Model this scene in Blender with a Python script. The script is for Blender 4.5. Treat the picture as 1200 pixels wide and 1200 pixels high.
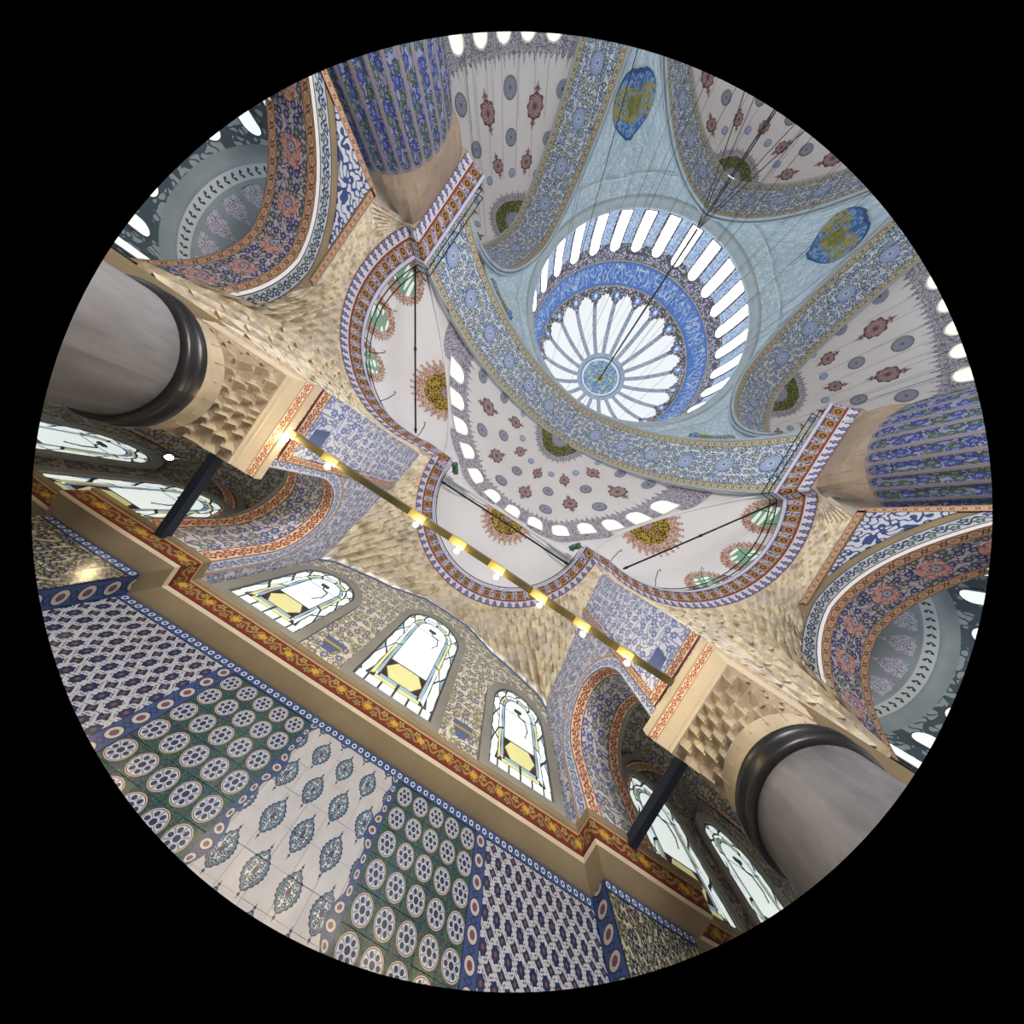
import bpy, math, random
import numpy as np
from math import pi, sin, cos, sqrt, atan2, radians, floor

for _o in list(bpy.data.objects):
    bpy.data.objects.remove(_o)
SC = bpy.context.scene
COL = SC.collection
RND = random.Random(7)
PI2 = 2 * pi
CZ = 1.5            # height of the lens above the carpet; all heights below are given above the lens

# ------------------------------------------------------------------ camera
# wide rectilinear lens (about 12 mm on full frame) aimed at the vault, with its own round image circle
FPX = 312.0
cam = bpy.data.cameras.new('camera')
cam_ob = bpy.data.objects.new('camera', cam)
COL.objects.link(cam_ob)
cam.type = 'PANO'
cam.sensor_fit = 'HORIZONTAL'
cam.sensor_width = 36.0
cam.lens = FPX / 1200 * 36
cam.clip_start = 0.01
cam.clip_end = 500
_f = FPX / 1200 * 36
_rm = 563.0 / 1200 * 36
_r = np.linspace(0.0, _rm, 400)
_A = np.stack([_r, _r ** 2, _r ** 3, _r ** 4], 1)
_k = np.linalg.lstsq(_A, np.arctan(_r / _f), rcond=None)[0]
_ct = cam if hasattr(cam, 'panorama_type') else cam.cycles
_ct.panorama_type = 'FISHEYE_LENS_POLYNOMIAL'
_ct.fisheye_fov = 2 * float(_A[-1] @ _k)
_ct.fisheye_polynomial_k0 = 0.0
for _i in range(4):
    setattr(_ct, 'fisheye_polynomial_k%d' % (_i + 1), -float(_k[_i]))
_ph = radians(33.2)
_zc = np.array([-3.0 / FPX, -5.0 / FPX, 1.0]); _zc /= np.linalg.norm(_zc)
_yd = np.array([sin(_ph), cos(_ph), 0.0]); _yd -= _zc * (_yd @ _zc); _yd /= np.linalg.norm(_yd)
_xd = np.array([cos(_ph), -sin(_ph), 0.0]); _xd -= _zc * (_xd @ _zc) + _yd * (_xd @ _yd); _xd /= np.linalg.norm(_xd)
_M = np.stack([_xd, _yd, _zc]) * np.array([[-1.0], [1.0], [1.0]])
from mathutils import Matrix
_mw = Matrix.Identity(4)
for _i in range(3):
    _mw[_i][0] = _M[_i, 0]; _mw[_i][1] = _M[_i, 1]; _mw[_i][2] = -_M[_i, 2]
_mw[0][3], _mw[1][3], _mw[2][3] = 0.0, 0.0, CZ
cam_ob.matrix_world = _mw
SC.camera = cam_ob

# ------------------------------------------------------------------ light and exposure
world = bpy.data.worlds.new('daylight')
SC.world = world
world.use_nodes = True
world.node_tree.nodes['Background'].inputs[0].default_value = (0.84, 0.91, 1.0, 1)
world.node_tree.nodes['Background'].inputs[1].default_value = 3.0
SC.view_settings.view_transform = 'Standard'
SC.view_settings.look = 'None'
SC.view_settings.gamma = 1.0
SC.view_settings.use_curve_mapping = False
SC.view_settings.exposure = 0.92
SC.cycles.max_bounces = 5
SC.cycles.diffuse_bounces = 4
SC.cycles.glossy_bounces = 2
SC.cycles.transmission_bounces = 2
SC.cycles.caustics_reflective = False
SC.cycles.caustics_refractive = False
GLASS_E = 0.40       # brightness of the daylit panes

# ------------------------------------------------------------------ node helper
def hexc(h):
    h = h.lstrip('#')
    o = []
    for i in (0, 2, 4):
        c = int(h[i:i + 2], 16) / 255
        o.append(c / 12.92 if c <= 0.04045 else ((c + 0.055) / 1.055) ** 2.4)
    return (o[0], o[1], o[2], 1.0)

class S:
    """a value in a shader tree that can be written as arithmetic"""
    def __init__(self, b, s): self.b = b; self.s = s
    def __add__(self, o): return self.b.m('ADD', self, o)
    def __radd__(self, o): return self.b.m('ADD', o, self)
    def __sub__(self, o): return self.b.m('SUBTRACT', self, o)
    def __rsub__(self, o): return self.b.m('SUBTRACT', o, self)
    def __mul__(self, o): return self.b.m('MULTIPLY', self, o)
    def __rmul__(self, o): return self.b.m('MULTIPLY', o, self)
    def __truediv__(self, o): return self.b.m('DIVIDE', self, o)
    def __rtruediv__(self, o): return self.b.m('DIVIDE', o, self)
    def __lt__(self, o): return self.b.m('LESS_THAN', self, o)
    def __gt__(self, o): return self.b.m('GREATER_THAN', self, o)
    def __neg__(self): return self.b.m('MULTIPLY', self, -1.0)

class B:
    def __init__(self, tree): self.t = tree; self._uv = None; self._pos = None
    def n(self, typ): return self.t.nodes.new(typ)
    def put(self, inp, v):
        if isinstance(v, S): self.t.links.new(v.s, inp)
        elif v is not None: inp.default_value = v
    def m(self, op, *a):
        nd = self.n('ShaderNodeMath'); nd.operation = op
        for i, x in enumerate(a): self.put(nd.inputs[i], x)
        return S(self, nd.outputs[0])
    def sin(self, x): return self.m('SINE', x)
    def cos(self, x): return self.m('COSINE', x)
    def abs(self, x): return self.m('ABSOLUTE', x)
    def fract(self, x): return self.m('FRACT', x)
    def floor(self, x): return self.m('FLOOR', x)
    def sqrt(self, x): return self.m('SQRT', x)
    def min(self, x, y): return self.m('MINIMUM', x, y)
    def max(self, x, y): return self.m('MAXIMUM', x, y)
    def atan2(self, y, x): return self.m('ARCTAN2', y, x)
    def len(self, x, y): return self.sqrt(x * x + y * y)
    def both(self, *a):
        r = a[0]
        for q in a[1:]: r = r * q
        return r
    def mix(self, f, c1, c2):
        nd = self.n('ShaderNodeMix'); nd.data_type = 'RGBA'
        self.put(nd.inputs[0], f); self.put(nd.inputs[6], c1); self.put(nd.inputs[7], c2)
        return S(self, nd.outputs[2])
    def mul(self, c1, f):
        nd = self.n('ShaderNodeMix'); nd.data_type = 'RGBA'; nd.blend_type = 'MULTIPLY'
        nd.inputs[0].default_value = 1.0
        self.put(nd.inputs[6], c1); self.put(nd.inputs[7], f)
        return S(self, nd.outputs[2])
    def uv(self):
        if self._uv is None:
            tc = self.n('ShaderNodeTexCoord'); sp = self.n('ShaderNodeSeparateXYZ')
            self.t.links.new(tc.outputs['UV'], sp.inputs[0])
            self._uv = (S(self, sp.outputs[0]), S(self, sp.outputs[1]))
        return self._uv
    def pos(self):
        """world position, given back as photo-frame X, Y and height above the lens"""
        if self._pos is None:
            g = self.n('ShaderNodeNewGeometry'); sp = self.n('ShaderNodeSeparateXYZ')
            self.t.links.new(g.outputs['Position'], sp.inputs[0])
            self._pos = (-S(self, sp.outputs[0]), S(self, sp.outputs[1]), S(self, sp.outputs[2]) - CZ)
        return self._pos
    def rand(self):
        return S(self, self.n('ShaderNodeObjectInfo').outputs['Random'])
    def vec(self, x, y, z=0.0):
        nd = self.n('ShaderNodeCombineXYZ')
        self.put(nd.inputs[0], x); self.put(nd.inputs[1], y); self.put(nd.inputs[2], z)
        return S(self, nd.outputs[0])
    def noise(self, x, y, s, detail=0.0, z=0.0, rough=0.5):
        nd = self.n('ShaderNodeTexNoise')
        self.put(nd.inputs['Vector'], self.vec(x, y, z)); nd.inputs['Scale'].default_value = s
        nd.inputs['Detail'].default_value = detail; nd.inputs['Roughness'].default_value = rough
        return S(self, nd.outputs[0])
    def vor(self, x, y, rand=0.6):
        nd = self.n('ShaderNodeTexVoronoi'); nd.voronoi_dimensions = '2D'
        self.put(nd.inputs['Vector'], self.vec(x, y)); nd.inputs['Scale'].default_value = 1.0
        nd.inputs['Randomness'].default_value = rand
        sp = self.n('ShaderNodeSeparateXYZ'); self.t.links.new(nd.outputs['Position'], sp.inputs[0])
        sc = self.n('ShaderNodeSeparateColor'); self.t.links.new(nd.outputs['Color'], sc.inputs[0])
        return (S(self, nd.outputs['Distance']), S(self, sp.outputs[0]), S(self, sp.outputs[1]), S(self, sc.outputs[0]))

MATS = {}
def material(name, fn, rough=0.75, spec=0.2, metal=0.0, emit=0.0, bump=0.0):
    m = bpy.data.materials.new(name); m.use_nodes = True
    b = B(m.node_tree); p = m.node_tree.nodes['Principled BSDF']
    r = fn(b) if callable(fn) else hexc(fn)
    h = None
    if isinstance(r, tuple) and len(r) == 2: r, h = r
    b.put(p.inputs['Base Color'], r)
    p.inputs['Roughness'].default_value = rough
    p.inputs['Metallic'].default_value = metal
    p.inputs['Specular IOR Level'].default_value = spec
    if emit:
        b.put(p.inputs['Emission Color'], r); p.inputs['Emission Strength'].default_value = emit
    if h is not None and bump:
        bn = b.n('ShaderNodeBump'); bn.inputs['Strength'].default_value = bump; bn.inputs['Distance'].default_value = 0.05
        b.put(bn.inputs['Height'], h); m.node_tree.links.new(bn.outputs[0], p.inputs['Normal'])
    MATS[name] = m
    return m

# ------------------------------------------------------------------ ornament patterns
def floral(b, u, v, s, bg, ca, cb, ln, size=0.33, stem=0.045, petal=6, leaf=0.68):
    bg, ca, cb, ln = map(hexc, (bg, ca, cb, ln))
    x, y = u * s, v * s
    d, px, py, h = b.vor(x, y, 0.55)
    a = b.atan2(y - py, x - px)
    rr = d - 0.05 * b.sin(a * petal)
    n = b.noise(x, y, 1.6)
    c = b.mix(b.abs(n - 0.5) < stem, bg, ln)
    c = b.mix(n > leaf, c, cb)
    c = b.mix(rr < size + 0.07, c, ln)
    fl = b.mix(h > 0.5, ca, cb)
    c = b.mix(rr < size, c, fl)
    c = b.mix(d < size * 0.42, c, bg)
    return b.mix(d < size * 0.2, c, ln)

def lace(b, u, v, s, bg, ln, w=0.07):
    n = b.noise(u * s, v * s, 1.0); n2 = b.noise(u * s, v * s, 2.1, z=3.0)
    f = b.max(b.abs(n - 0.5) < w, b.abs(n2 - 0.5) < w * 0.8)
    return b.mix(f, hexc(bg), hexc(ln))

def chain(b, u, v, bg, ring, fill, ln):
    bg, ring, fill, ln = map(hexc, (bg, ring, fill, ln))
    x = b.fract(u) - 0.5; y = v - 0.5
    r = b.len(x, y)
    c = b.mix(r < 0.37, bg, ln); c = b.mix(r < 0.31, c, ring); c = b.mix(r < 0.17, c, fill)
    x2 = b.fract(u + 0.5) - 0.5
    c = b.mix(b.abs(x2) + b.abs(y) * 0.6 < 0.17, c, ln)
    c = b.mix(b.abs(x2) + b.abs(y) * 0.6 < 0.10, c, bg)
    return b.mix(b.abs(y) > 0.44, c, ln)

def scroll(b, u, v, bg, leaf, leaf2, ln):
    bg, leaf, leaf2, ln = map(hexc, (bg, leaf, leaf2, ln))
    y = v - 0.5
    w = b.sin(u * PI2) * 0.2
    n = b.noise(u, v, 4.0) - 0.5
    c = b.mix(b.abs(y - w + n * 0.2) < 0.07, bg, leaf)
    for k, (cx, cy, q) in enumerate(((0.25, -0.17, leaf), (0.75, 0.17, leaf2))):
        x1 = b.fract(u) - cx; y1 = y - cy
        r = b.len(x1 * 1.5, y1 * 1.8) + 0.08 * b.sin(b.atan2(y1, x1) * 5.0)
        c = b.mix(r < 0.33, c, ln); c = b.mix(r < 0.28, c, q); c = b.mix(r < 0.09, c, bg)
    return b.mix(b.abs(y) > 0.43, c, ln)

def grime(b, c, s=0.5, lo=0.75, hi=1.12, detail=4.0):
    X, Y, Z = b.pos()
    n = b.noise(X, Y, s, detail, z=Z)
    g = n * (hi - lo) * 1.6 + (lo + hi) * 0.5 - (hi - lo) * 0.8
    nd = b.n('ShaderNodeCombineColor')
    for i in range(3): b.put(nd.inputs[i], g)
    return b.mul(c, S(b, nd.outputs[0]))

def rosette(b, u, v, bg, ln, mid):
    bg, ln, mid = map(hexc, (bg, ln, mid))
    r = b.len(u, v); a = b.atan2(v, u)
    k = r + 0.05 * b.sin(a * 8.0)
    c = b.mix(b.abs(b.sin(r * 16.0)) < 0.45, bg, ln)
    c = b.mix(b.both(b.sin(a * 12.0) * b.sin(r * 20.0) > 0.3, r > 0.35), c, mid)
    c = b.mix(k < 0.33, c, mid); c = b.mix(k < 0.16, c, ln)
    return b.mix(r > 0.9, c, ln)

def redmed(b, u, v):
    r = b.len(u, v); a = b.atan2(v, u)
    c = b.mix(b.abs(b.noise(u, v, 4.5, 1.0) - 0.5) < 0.07, hexc('#93565a'), hexc('#c3a7a2'))
    c = b.mix(b.both(b.abs(r - 0.62) < 0.05, b.sin(a * 10.0) > -0.4), c, hexc('#c3aaa4'))
    k = r + 0.06 * b.sin(a * 8.0)
    c = b.mix(k < 0.34, c, hexc('#5e6f98')); c = b.mix(k < 0.22, c, hexc('#c5ccd8')); c = b.mix(k < 0.12, c, hexc('#4a5a86'))
    return b.mix(r > 1.08, c, hexc('#6f3c42'))

def uvmat(name, fn, **k):
    def f(b):
        u, v = b.uv(); return fn(b, u, v)
    return material(name, f, **k)

uvmat('arch_scroll', lambda b, u, v: floral(b, u, v, 2.3, '#d3dfec', '#6f94c6', '#8a9a90', '#4d5f80', size=0.3, petal=5))
uvmat('cream_chain', lambda b, u, v: chain(b, u, v, '#b8b39a', '#d8d3bb', '#9a927a', '#4f4a40'))
uvmat('pend_scroll', lambda b, u, v: floral(b, u, v, 1.7, '#bdd2df', '#d6e4ec', '#a9c2d6', '#98b7cc', size=0.3, stem=0.04))
uvmat('pale_blue', lambda b, u, v: lace(b, u, v, 2.2, '#a9c3d8', '#c9dbe8', 0.04))
uvmat('moulding_blue', lambda b, u, v: grime(b, hexc('#aebfcb'), 1.5, 0.8, 1.1))
uvmat('calligraphy', lambda b, u, v: b.mix(b.max(b.both(b.abs(b.noise(u * 1.1, v * 0.55, 1.5) - 0.5) < 0.035, b.abs(v - 1.25) < 0.95),
      b.both(b.abs(b.noise(u * 1.6, v * 1.2, 1.2, z=5.0) - 0.5) < 0.03, b.abs(v - 1.2) < 0.8)), hexc('#4f74b6'), hexc('#a3b4cf')))
uvmat('brown_lace', lambda b, u, v: lace(b, u, v, 3.0, '#b9bccb', '#565463', 0.09))
uvmat('blue_lace', lambda b, u, v: lace(b, u, v, 2.6, '#7d97bf', '#c4d0df', 0.07))
uvmat('plaster_white', lambda b, u, v: grime(b, hexc('#e3e6ec'), 0.3, 0.93, 1.05))
uvmat('gold_script', lambda b, u, v: b.mix(b.abs(b.noise(u, v, 4.5, 1.0) - 0.5) < 0.06, hexc('#4a4526'), hexc('#b39a48')))
uvmat('green_script', lambda b, u, v: b.mix(b.abs(b.noise(u, v, 4.5, 1.0) - 0.5) < 0.05, hexc('#39492a'), hexc('#8f9160')))
uvmat('rosette', lambda b, u, v: rosette(b, u, v, '#a9adb8', '#5f6272', '#8f9cc0'))
uvmat('rosette_red', lambda b, u, v: rosette(b, u, v, '#bcaeb0', '#6e5054', '#86696c'))
uvmat('rosette_blue', lambda b, u, v: rosette(b, u, v, '#9fb6da', '#5375b0', '#c0cfe6'))
uvmat('red_medallion', lambda b, u, v: redmed(b, u, v))
uvmat('fringe_lace', lambda b, u, v: lace(b, u, v, 4.0, '#c3c4d0', '#77728a', 0.055))
uvmat('fringe_red', lambda b, u, v: lace(b, u, v, 5.0, '#d8cac3', '#a27a6e', 0.08))


def petals(b, u, v):
    """inside of the dome: u = turn 0..1, v = 0 at the script band, 1 at the hub"""
    x = b.fract(u * 20.0) - 0.5
    r = 10.7 - v * 7.5
    wd = 0.26 / (r * 0.314)
    lc = lace(b, u * 60.0, v * 12.0, 3.0, '#b9c3d1', '#7f8b9e', 0.1)
    c = b.mix(b.abs(x) < wd * 1.1, hexc('#f2f5f8'), lc)
    e = 0.10 + 0.17 * b.m('POWER', b.abs(b.abs(x) * 2.0 - 1.0), 1.6) + 0.012 * b.sin(x * 44.0)
    orn = lace(b, u * 75.0, v * 12.0, 2.4, '#dfe2e8', '#57525c', 0.13)
    c = b.mix(v < e, c, orn)
    q = b.len(x * 3.2, (v - 0.13) * 6.5)
    c = b.mix(b.len(x * 4.2, (v - 0.12) * 9.0) < 0.52, c, hexc('#6f92d2'))
    c = b.mix(b.len(x * 4.2, (v - 0.12) * 9.0) < 0.25, c, hexc('#d5def0'))
    c = b.mix(v > 0.93, c, lace(b, u * 60.0, v * 20.0, 3.0, '#b9c7d4', '#7f93aa', 0.1))
    return c
uvmat('dome_petals', petals)

def hub(b, u, v):
    r = b.len(u, v)
    c = b.mix(b.abs(b.noise(u, v, 5.0, 1.0) - 0.5) < 0.05, hexc('#5d82bd'), hexc('#a9b79a'))
    c = b.mix(r < 0.16, c, hexc('#b7b069'))
    c = b.mix(r > 0.86, c, hexc('#cfdbe6'))
    return b.mix(r > 0.95, c, hexc('#5c7796'))
uvmat('dome_hub', hub)

def medal_blue(b, u, v):
    r = b.len(u, v)
    c = b.mix(b.abs(b.noise(u, v, 3.5, 1.0) - 0.5) < 0.06, hexc('#4d73a8'), hexc('#7f9fc6'))
    c = b.mix(b.both(b.abs(v) < 0.5, b.abs(b.noise(u, v, 5.0, 1.0, z=2.0) - 0.5) < 0.09), c, hexc('#9a9550'))
    c = b.mix(r < 0.3, c, hexc('#7f8552'))
    return b.mix(r > 0.92, c, hexc('#3f5f90'))
uvmat('medallion_blue', medal_blue)

def drum(b, u, v):
    """u in window bays, v 0..1 up the drum"""
    x = b.abs(b.fract(u) - 0.5)
    c = lace(b, u * 2.0, v * 4.0, 3.2, '#b7bccb', '#55525f', 0.11)
    blue = lace(b, u * 2.0, v * 4.0, 3.0, '#7f9bca', '#b8c8de', 0.08)
    return b.mix(b.both(x > 0.30, v < 0.78), c, blue)
uvmat('drum_paint', drum)

def palmette(b, u, v):
    x = b.fract(u) - 0.5
    w = 0.36 - 0.25 * v + 0.07 * b.sin(v * 16.0)
    c = b.mix(b.both(b.abs(x) < w, v < 0.86), hexc('#c9c8d4'), hexc('#4a568f'))
    c = b.mix(b.both(b.abs(x) < 0.05, v < 0.6), c, hexc('#8f97bd'))
    return b.mix(v < 0.10, c, hexc('#7e5b50'))
uvmat('palmette_frieze', palmette)

def blocks(b, u, v):
    x = b.fract(u) - 0.5
    r = b.len(x, (v - 0.42) * 0.8)
    c = b.mix(b.abs(x) < 0.33, hexc('#c4c3cf'), hexc('#866c55'))
    c = b.mix(b.both(b.abs(x) > 0.36, b.abs(b.noise(u * 3.0, v * 3.0, 2.4) - 0.5) < 0.1), c, hexc('#49508a'))
    c = b.mix(r < 0.25, c, hexc('#b58e5e')); c = b.mix(r < 0.19, c, hexc('#3f2f2a')); c = b.mix(r < 0.1, c, hexc('#94714e'))
    c = b.mix(b.both(b.abs(x) < 0.30, v > 0.83), c, hexc('#5e4636'))
    c = b.mix(v > 0.93, c, hexc('#4d55a0'))
    return b.mix(v < 0.05, c, hexc('#7a3d34')), b.mix(b.abs(x) < 0.33, hexc('#000000'), hexc('#ffffff'))
uvmat('block_frieze', lambda b, u, v: blocks(b, u, v)[0])
uvmat('lip_white', lambda b, u, v: b.mix(v > 0.75, hexc('#d6d6de'), hexc('#6a74b4')))

def flutes(b, u, v):
    """u in flutes, v = metres below the flute heads"""
    x = b.fract(u) - 0.5
    ax = b.abs(x)
    yy = b.max(0.0, 0.36 - v) * 1.35
    e = b.len(ax, yy)
    pat = floral(b, u * 0.9, v * 0.9, 2.6, '#7c829e', '#36478a', '#435a3e', '#2a356a', size=0.37, leaf=0.62)
    c = b.mix(e < 0.46, hexc('#8a858c'), hexc('#332e38'))
    c = b.mix(e < 0.43, c, hexc('#8f8b92')); c = b.mix(e < 0.38, c, hexc('#3a3a60'))
    return b.mix(e < 0.36, c, pat)
uvmat('flute_paint', flutes)

uvmat('side_scroll', lambda b, u, v: floral(b, u, v, 3.0, '#b9b4bc', '#414e86', '#54685e', '#3f4774', size=0.30))
uvmat('side_border', lambda b, u, v: chain(b, u, v, '#b6967e', '#caa78c', '#b08a74', '#4e3834'))
uvmat('side_outer', lambda b, u, v: scroll(b, u, v, '#a9b1bd', '#34445e', '#46634e', '#2c3850'))
uvmat('red_scroll', lambda b, u, v: scroll(b, u, v, '#dfcbb2', '#98503f', '#a8664f', '#7c4034'))
uvmat('blue_scroll', lambda b, u, v: scroll(b, u, v, '#d5d9e4', '#6c7eb8', '#8090be', '#9aa6ca'))
uvmat('bay_scroll', lambda b, u, v: floral(b, u, v, 3.2, '#d8dae4', '#8090c4', '#9aa2b8', '#7e88b4', size=0.26))
uvmat('vase_panel', lambda b, u, v: floral(b, u, v, 3.2, '#e0e3ec', '#7688c0', '#93a0c8', '#8894be', size=0.27, leaf=0.7))
uvmat('spandrel', lambda b, u, v: b.mix(b.abs(b.noise(u, v, 4.6) - 0.5) < 0.075, hexc('#bcc3d1'), hexc('#3a4c7e')))
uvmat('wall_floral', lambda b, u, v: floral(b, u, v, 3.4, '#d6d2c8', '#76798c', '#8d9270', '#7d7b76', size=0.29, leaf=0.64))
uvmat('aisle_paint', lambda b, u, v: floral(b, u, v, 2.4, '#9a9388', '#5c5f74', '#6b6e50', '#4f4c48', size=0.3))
uvmat('aisle_dome', lambda b, u, v: lace(b, u, v, 1.8, '#8f9aa0', '#46545c', 0.09))
uvmat('meander', lambda b, u, v: b.mix(b.both(b.abs(b.fract(u) - 0.5) < 0.36, b.abs(b.abs(v - 0.5) - 0.2 * b.sin(u * PI2)) < 0.12), hexc('#b4bcc0'), hexc('#3c4248')))

def stone(h, s=0.8, lo=0.8, hi=1.1):
    return lambda b: grime(b, hexc(h), s, lo, hi)
material('stone_warm', stone('#8f8269', 0.9, 0.72, 1.1), rough=0.85)
material('stone_grey', stone('#8f908a', 1.2, 0.8, 1.1), rough=0.85)
material('stone_cream', stone('#cbc0aa', 1.4, 0.8, 1.08), rough=0.8)
material('cap_stone', stone('#b3a690', 2.0, 0.6, 1.1), rough=0.85)
def muq(b):
    X, Y, Z = b.pos()
    n = b.noise(X, Y, 0.7, 2.0, z=Z); n2 = b.noise(X, Y, 3.0, 2.0, z=Z)
    c = b.mix(n > 0.52, hexc('#e0d8c4'), hexc('#d6d0c4'))
    c = b.mix(b.min(1.0, b.max(0.0, n2 - 0.48) * 4.0), c, hexc('#b5a37c'))
    n3 = b.noise(X, Y, 1.7, 2.0, z=Z + 9.0)
    c = b.mix(b.min(1.0, b.max(0.0, n3 - 0.52) * 4.0), c, hexc('#a39a8c'))
    return c
material('muqarnas', muq, rough=0.8)
def marble(b):
    X, Y, Z = b.pos()
    n = b.noise(X * 1.0, Y * 1.0, 0.9, 6.0, z=Z * 0.45, rough=0.65)
    n2 = b.noise(X, Y, 0.35, 2.0, z=Z)
    c = b.mix(b.max(0.0, b.min(1.0, (n - 0.32) * 2.8)), hexc('#454548'), hexc('#828286'))
    return b.mix(b.max(0.0, n2 - 0.45) * 1.6, c, hexc('#716a62'))
material('column_marble', marble, rough=0.45, spec=0.35)
material('bronze_dark', '#17171a', rough=0.35, spec=0.5)
material('iron_black', '#131417', rough=0.5, spec=0.4)
material('iron_blue', '#222c3e', rough=0.6, spec=0.3)
material('beam_brass', lambda b: b.mix(b.noise(b.pos()[0], 0.0, 2.2, 2.0), hexc('#3f3f2c'), hexc('#7c754e')), rough=0.4, spec=0.5, metal=0.5)
material('lamp_green', '#4f7a60', rough=0.5)
material('chain_dark', '#2a2c2e', rough=0.6)
material('carpet', stone('#b8aaa2', 1.0, 0.85, 1.08), rough=0.95)  # paled so the unseen floor bounces more light up
material('plain_wall', stone('#b7b0a4', 0.7, 0.85, 1.08), rough=0.9)
material('outer_shell', stone('#8c8a86', 0.7, 0.85, 1.08), rough=0.95)
material('lead', '#4b5054', rough=0.7)
material('glass_day', '#e6f0ee', rough=0.3, emit=GLASS_E)
material('glass_dome', lambda b: b.mix(b.noise(b.pos()[0], b.pos()[1], 1.4, 2.0, z=b.pos()[2]), hexc('#e2e9ee'), hexc('#f6f2e4')), rough=0.3, emit=4.5)
material('glass_warm', lambda b: b.mix(b.noise(b.pos()[0], b.pos()[1], 3.0, 2.0, z=b.pos()[2]), hexc('#eef0e2'), hexc('#e2dcb8')), rough=0.3, emit=0.6)
material('glass_yellow', '#cfcf94', rough=0.3, emit=GLASS_E * 0.6)
material('glass_blue', '#93b0c4', rough=0.3, emit=GLASS_E * 0.5)
material('glass_red', '#4f2c22', rough=0.3, emit=0.12)
material('glass_green', lambda b: b.mix(b.vor(b.pos()[0] * 2.6, b.pos()[2] * 2.6 + b.pos()[1], 0.1)[0] < 0.34, hexc('#6f8f7c'), hexc('#cfe0d8')), rough=0.3, emit=0.22)
material('bulb_glow', '#ffe2a8', emit=120.0)
material('vase_ink', '#5f6f9c')
material('vase_yellow', '#b9a24a')
def cornice_red(b, u, v):
    x = b.fract(u) - 0.5; y = v - 0.5
    c = scroll(b, u * 1.6, v, '#6e2c22', '#84774c', '#978a58', '#471c16')
    r = b.len(x, y * 0.8)
    k = r + 0.03 * b.sin(b.atan2(y, x) * 6.0)
    c = b.mix(k < 0.17, c, hexc('#6b5a2c')); c = b.mix(k < 0.13, c, hexc('#b8923a'))
    return b.mix(v > 0.92, c, hexc('#b39c74'))
def pier_joint(b):
    u, v = b.uv()
    row = b.floor(v / 0.39)
    x = b.fract(u + b.fract(row * 0.5)) 
    c = grime(b, hexc('#a39485'), 1.2, 0.75, 1.1)
    return b.mix(x < 0.03, c, hexc('#8f7668'))
uvmat('cornice_red', cornice_red)
material('pier_stone', lambda b: pier_joint(b), rough=0.85)
material('brass_bright', '#c9b878', rough=0.3, metal=0.6, spec=0.5)
material('bulb_soft', '#ffe9c4', emit=3.0)
material('aisle_ring', stone('#8b979c', 0.9, 0.8, 1.08), rough=0.85)

# ---- glazed tiles, drawn in the wall's own metres so that the figures run on over the joints
PITCH = 0.357
def roundel_tile(b):
    X, Y, Z = b.pos()
    x = b.fract((X + PITCH * 40.0) / PITCH) - 0.5
    # roundels sit at 5.14 m - k pitch, first column at the lattice of the panel
    y = b.fract((Z - 5.14) / PITCH + 40.5) - 0.5
    r = b.len(x, y); a = b.atan2(y, x)
    a6 = a - b.floor(a / (pi / 3) + 0.5) * (pi / 3)
    p = b.len(r * b.cos(a6) - 0.245, r * b.sin(a6) * 1.1)
    g = floral(b, X, Z, 11.0, '#3a5246', '#1f3a54', '#27473b', '#192d36', size=0.36)
    c = b.mix(r < 0.44, g, hexc('#2a3550')); c = b.mix(r < 0.425, c, hexc('#c3a98c')); c = b.mix(r < 0.40, c, hexc('#2d2f4a'))
    c = b.mix(r < 0.375, c, hexc('#aab0b8'))
    c = b.mix(p < 0.088, c, hexc('#27304e')); c = b.mix(r < 0.11, c, hexc('#2b2a44'))
    c = b.mix(b.both(b.abs(b.sin(a6 * 3.0)) > 0.96, r < 0.36, r > 0.13), c, hexc('#6a7898'))
    return c
material('tile_roundel', roundel_tile, rough=0.22, spec=0.5)

def drop_tile(b):
    X, Y, Z = b.pos()
    def one(ox, oz):
        ix = b.floor((X - ox) / 0.505 + 0.5); iz = b.floor((Z - oz) / 0.98 + 0.5)
        return (X - ox) - ix * 0.505, (Z - oz) - iz * 0.98
    c = grime(b, hexc('#a8a8ac'), 6.0, 0.9, 1.06)
    for (ox, oz) in ((0.015, 4.97), (0.265, 4.48)):
        x, y = one(ox, oz)
        hw = 0.142 * (1.0 - b.m('POWER', b.min(1.0, b.abs(y) / 0.205), 2.0))
        ax = b.abs(x)
        c = b.mix(b.both(ax < 0.005, b.abs(y) > 0.19, b.abs(y) < 0.275), c, hexc('#3d4638'))
        c = b.mix(b.len(x * 1.0, b.abs(y) - 0.235) < 0.016, c, hexc('#20264a'))
        saw = 0.008 * b.sin(y * 130.0)
        c = b.mix(b.both(ax < hw + 0.010 + saw, b.abs(y) < 0.212), c, hexc('#1f2c50'))
        c = b.mix(ax < hw - 0.014, c, hexc('#54707e'))
        c = b.mix(ax < hw - 0.030, c, hexc('#1f2c50'))
        inner = floral(b, X, Z, 19.0, '#b4bfc4', '#243a60', '#325052', '#223052', size=0.36)
        c = b.mix(ax < hw - 0.037, c, inner)
        c = b.mix(b.len(x, y * 0.7) < 0.028, c, hexc('#4a3a4a'))
    return c
material('tile_drop', drop_tile, rough=0.22, spec=0.5)

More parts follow.
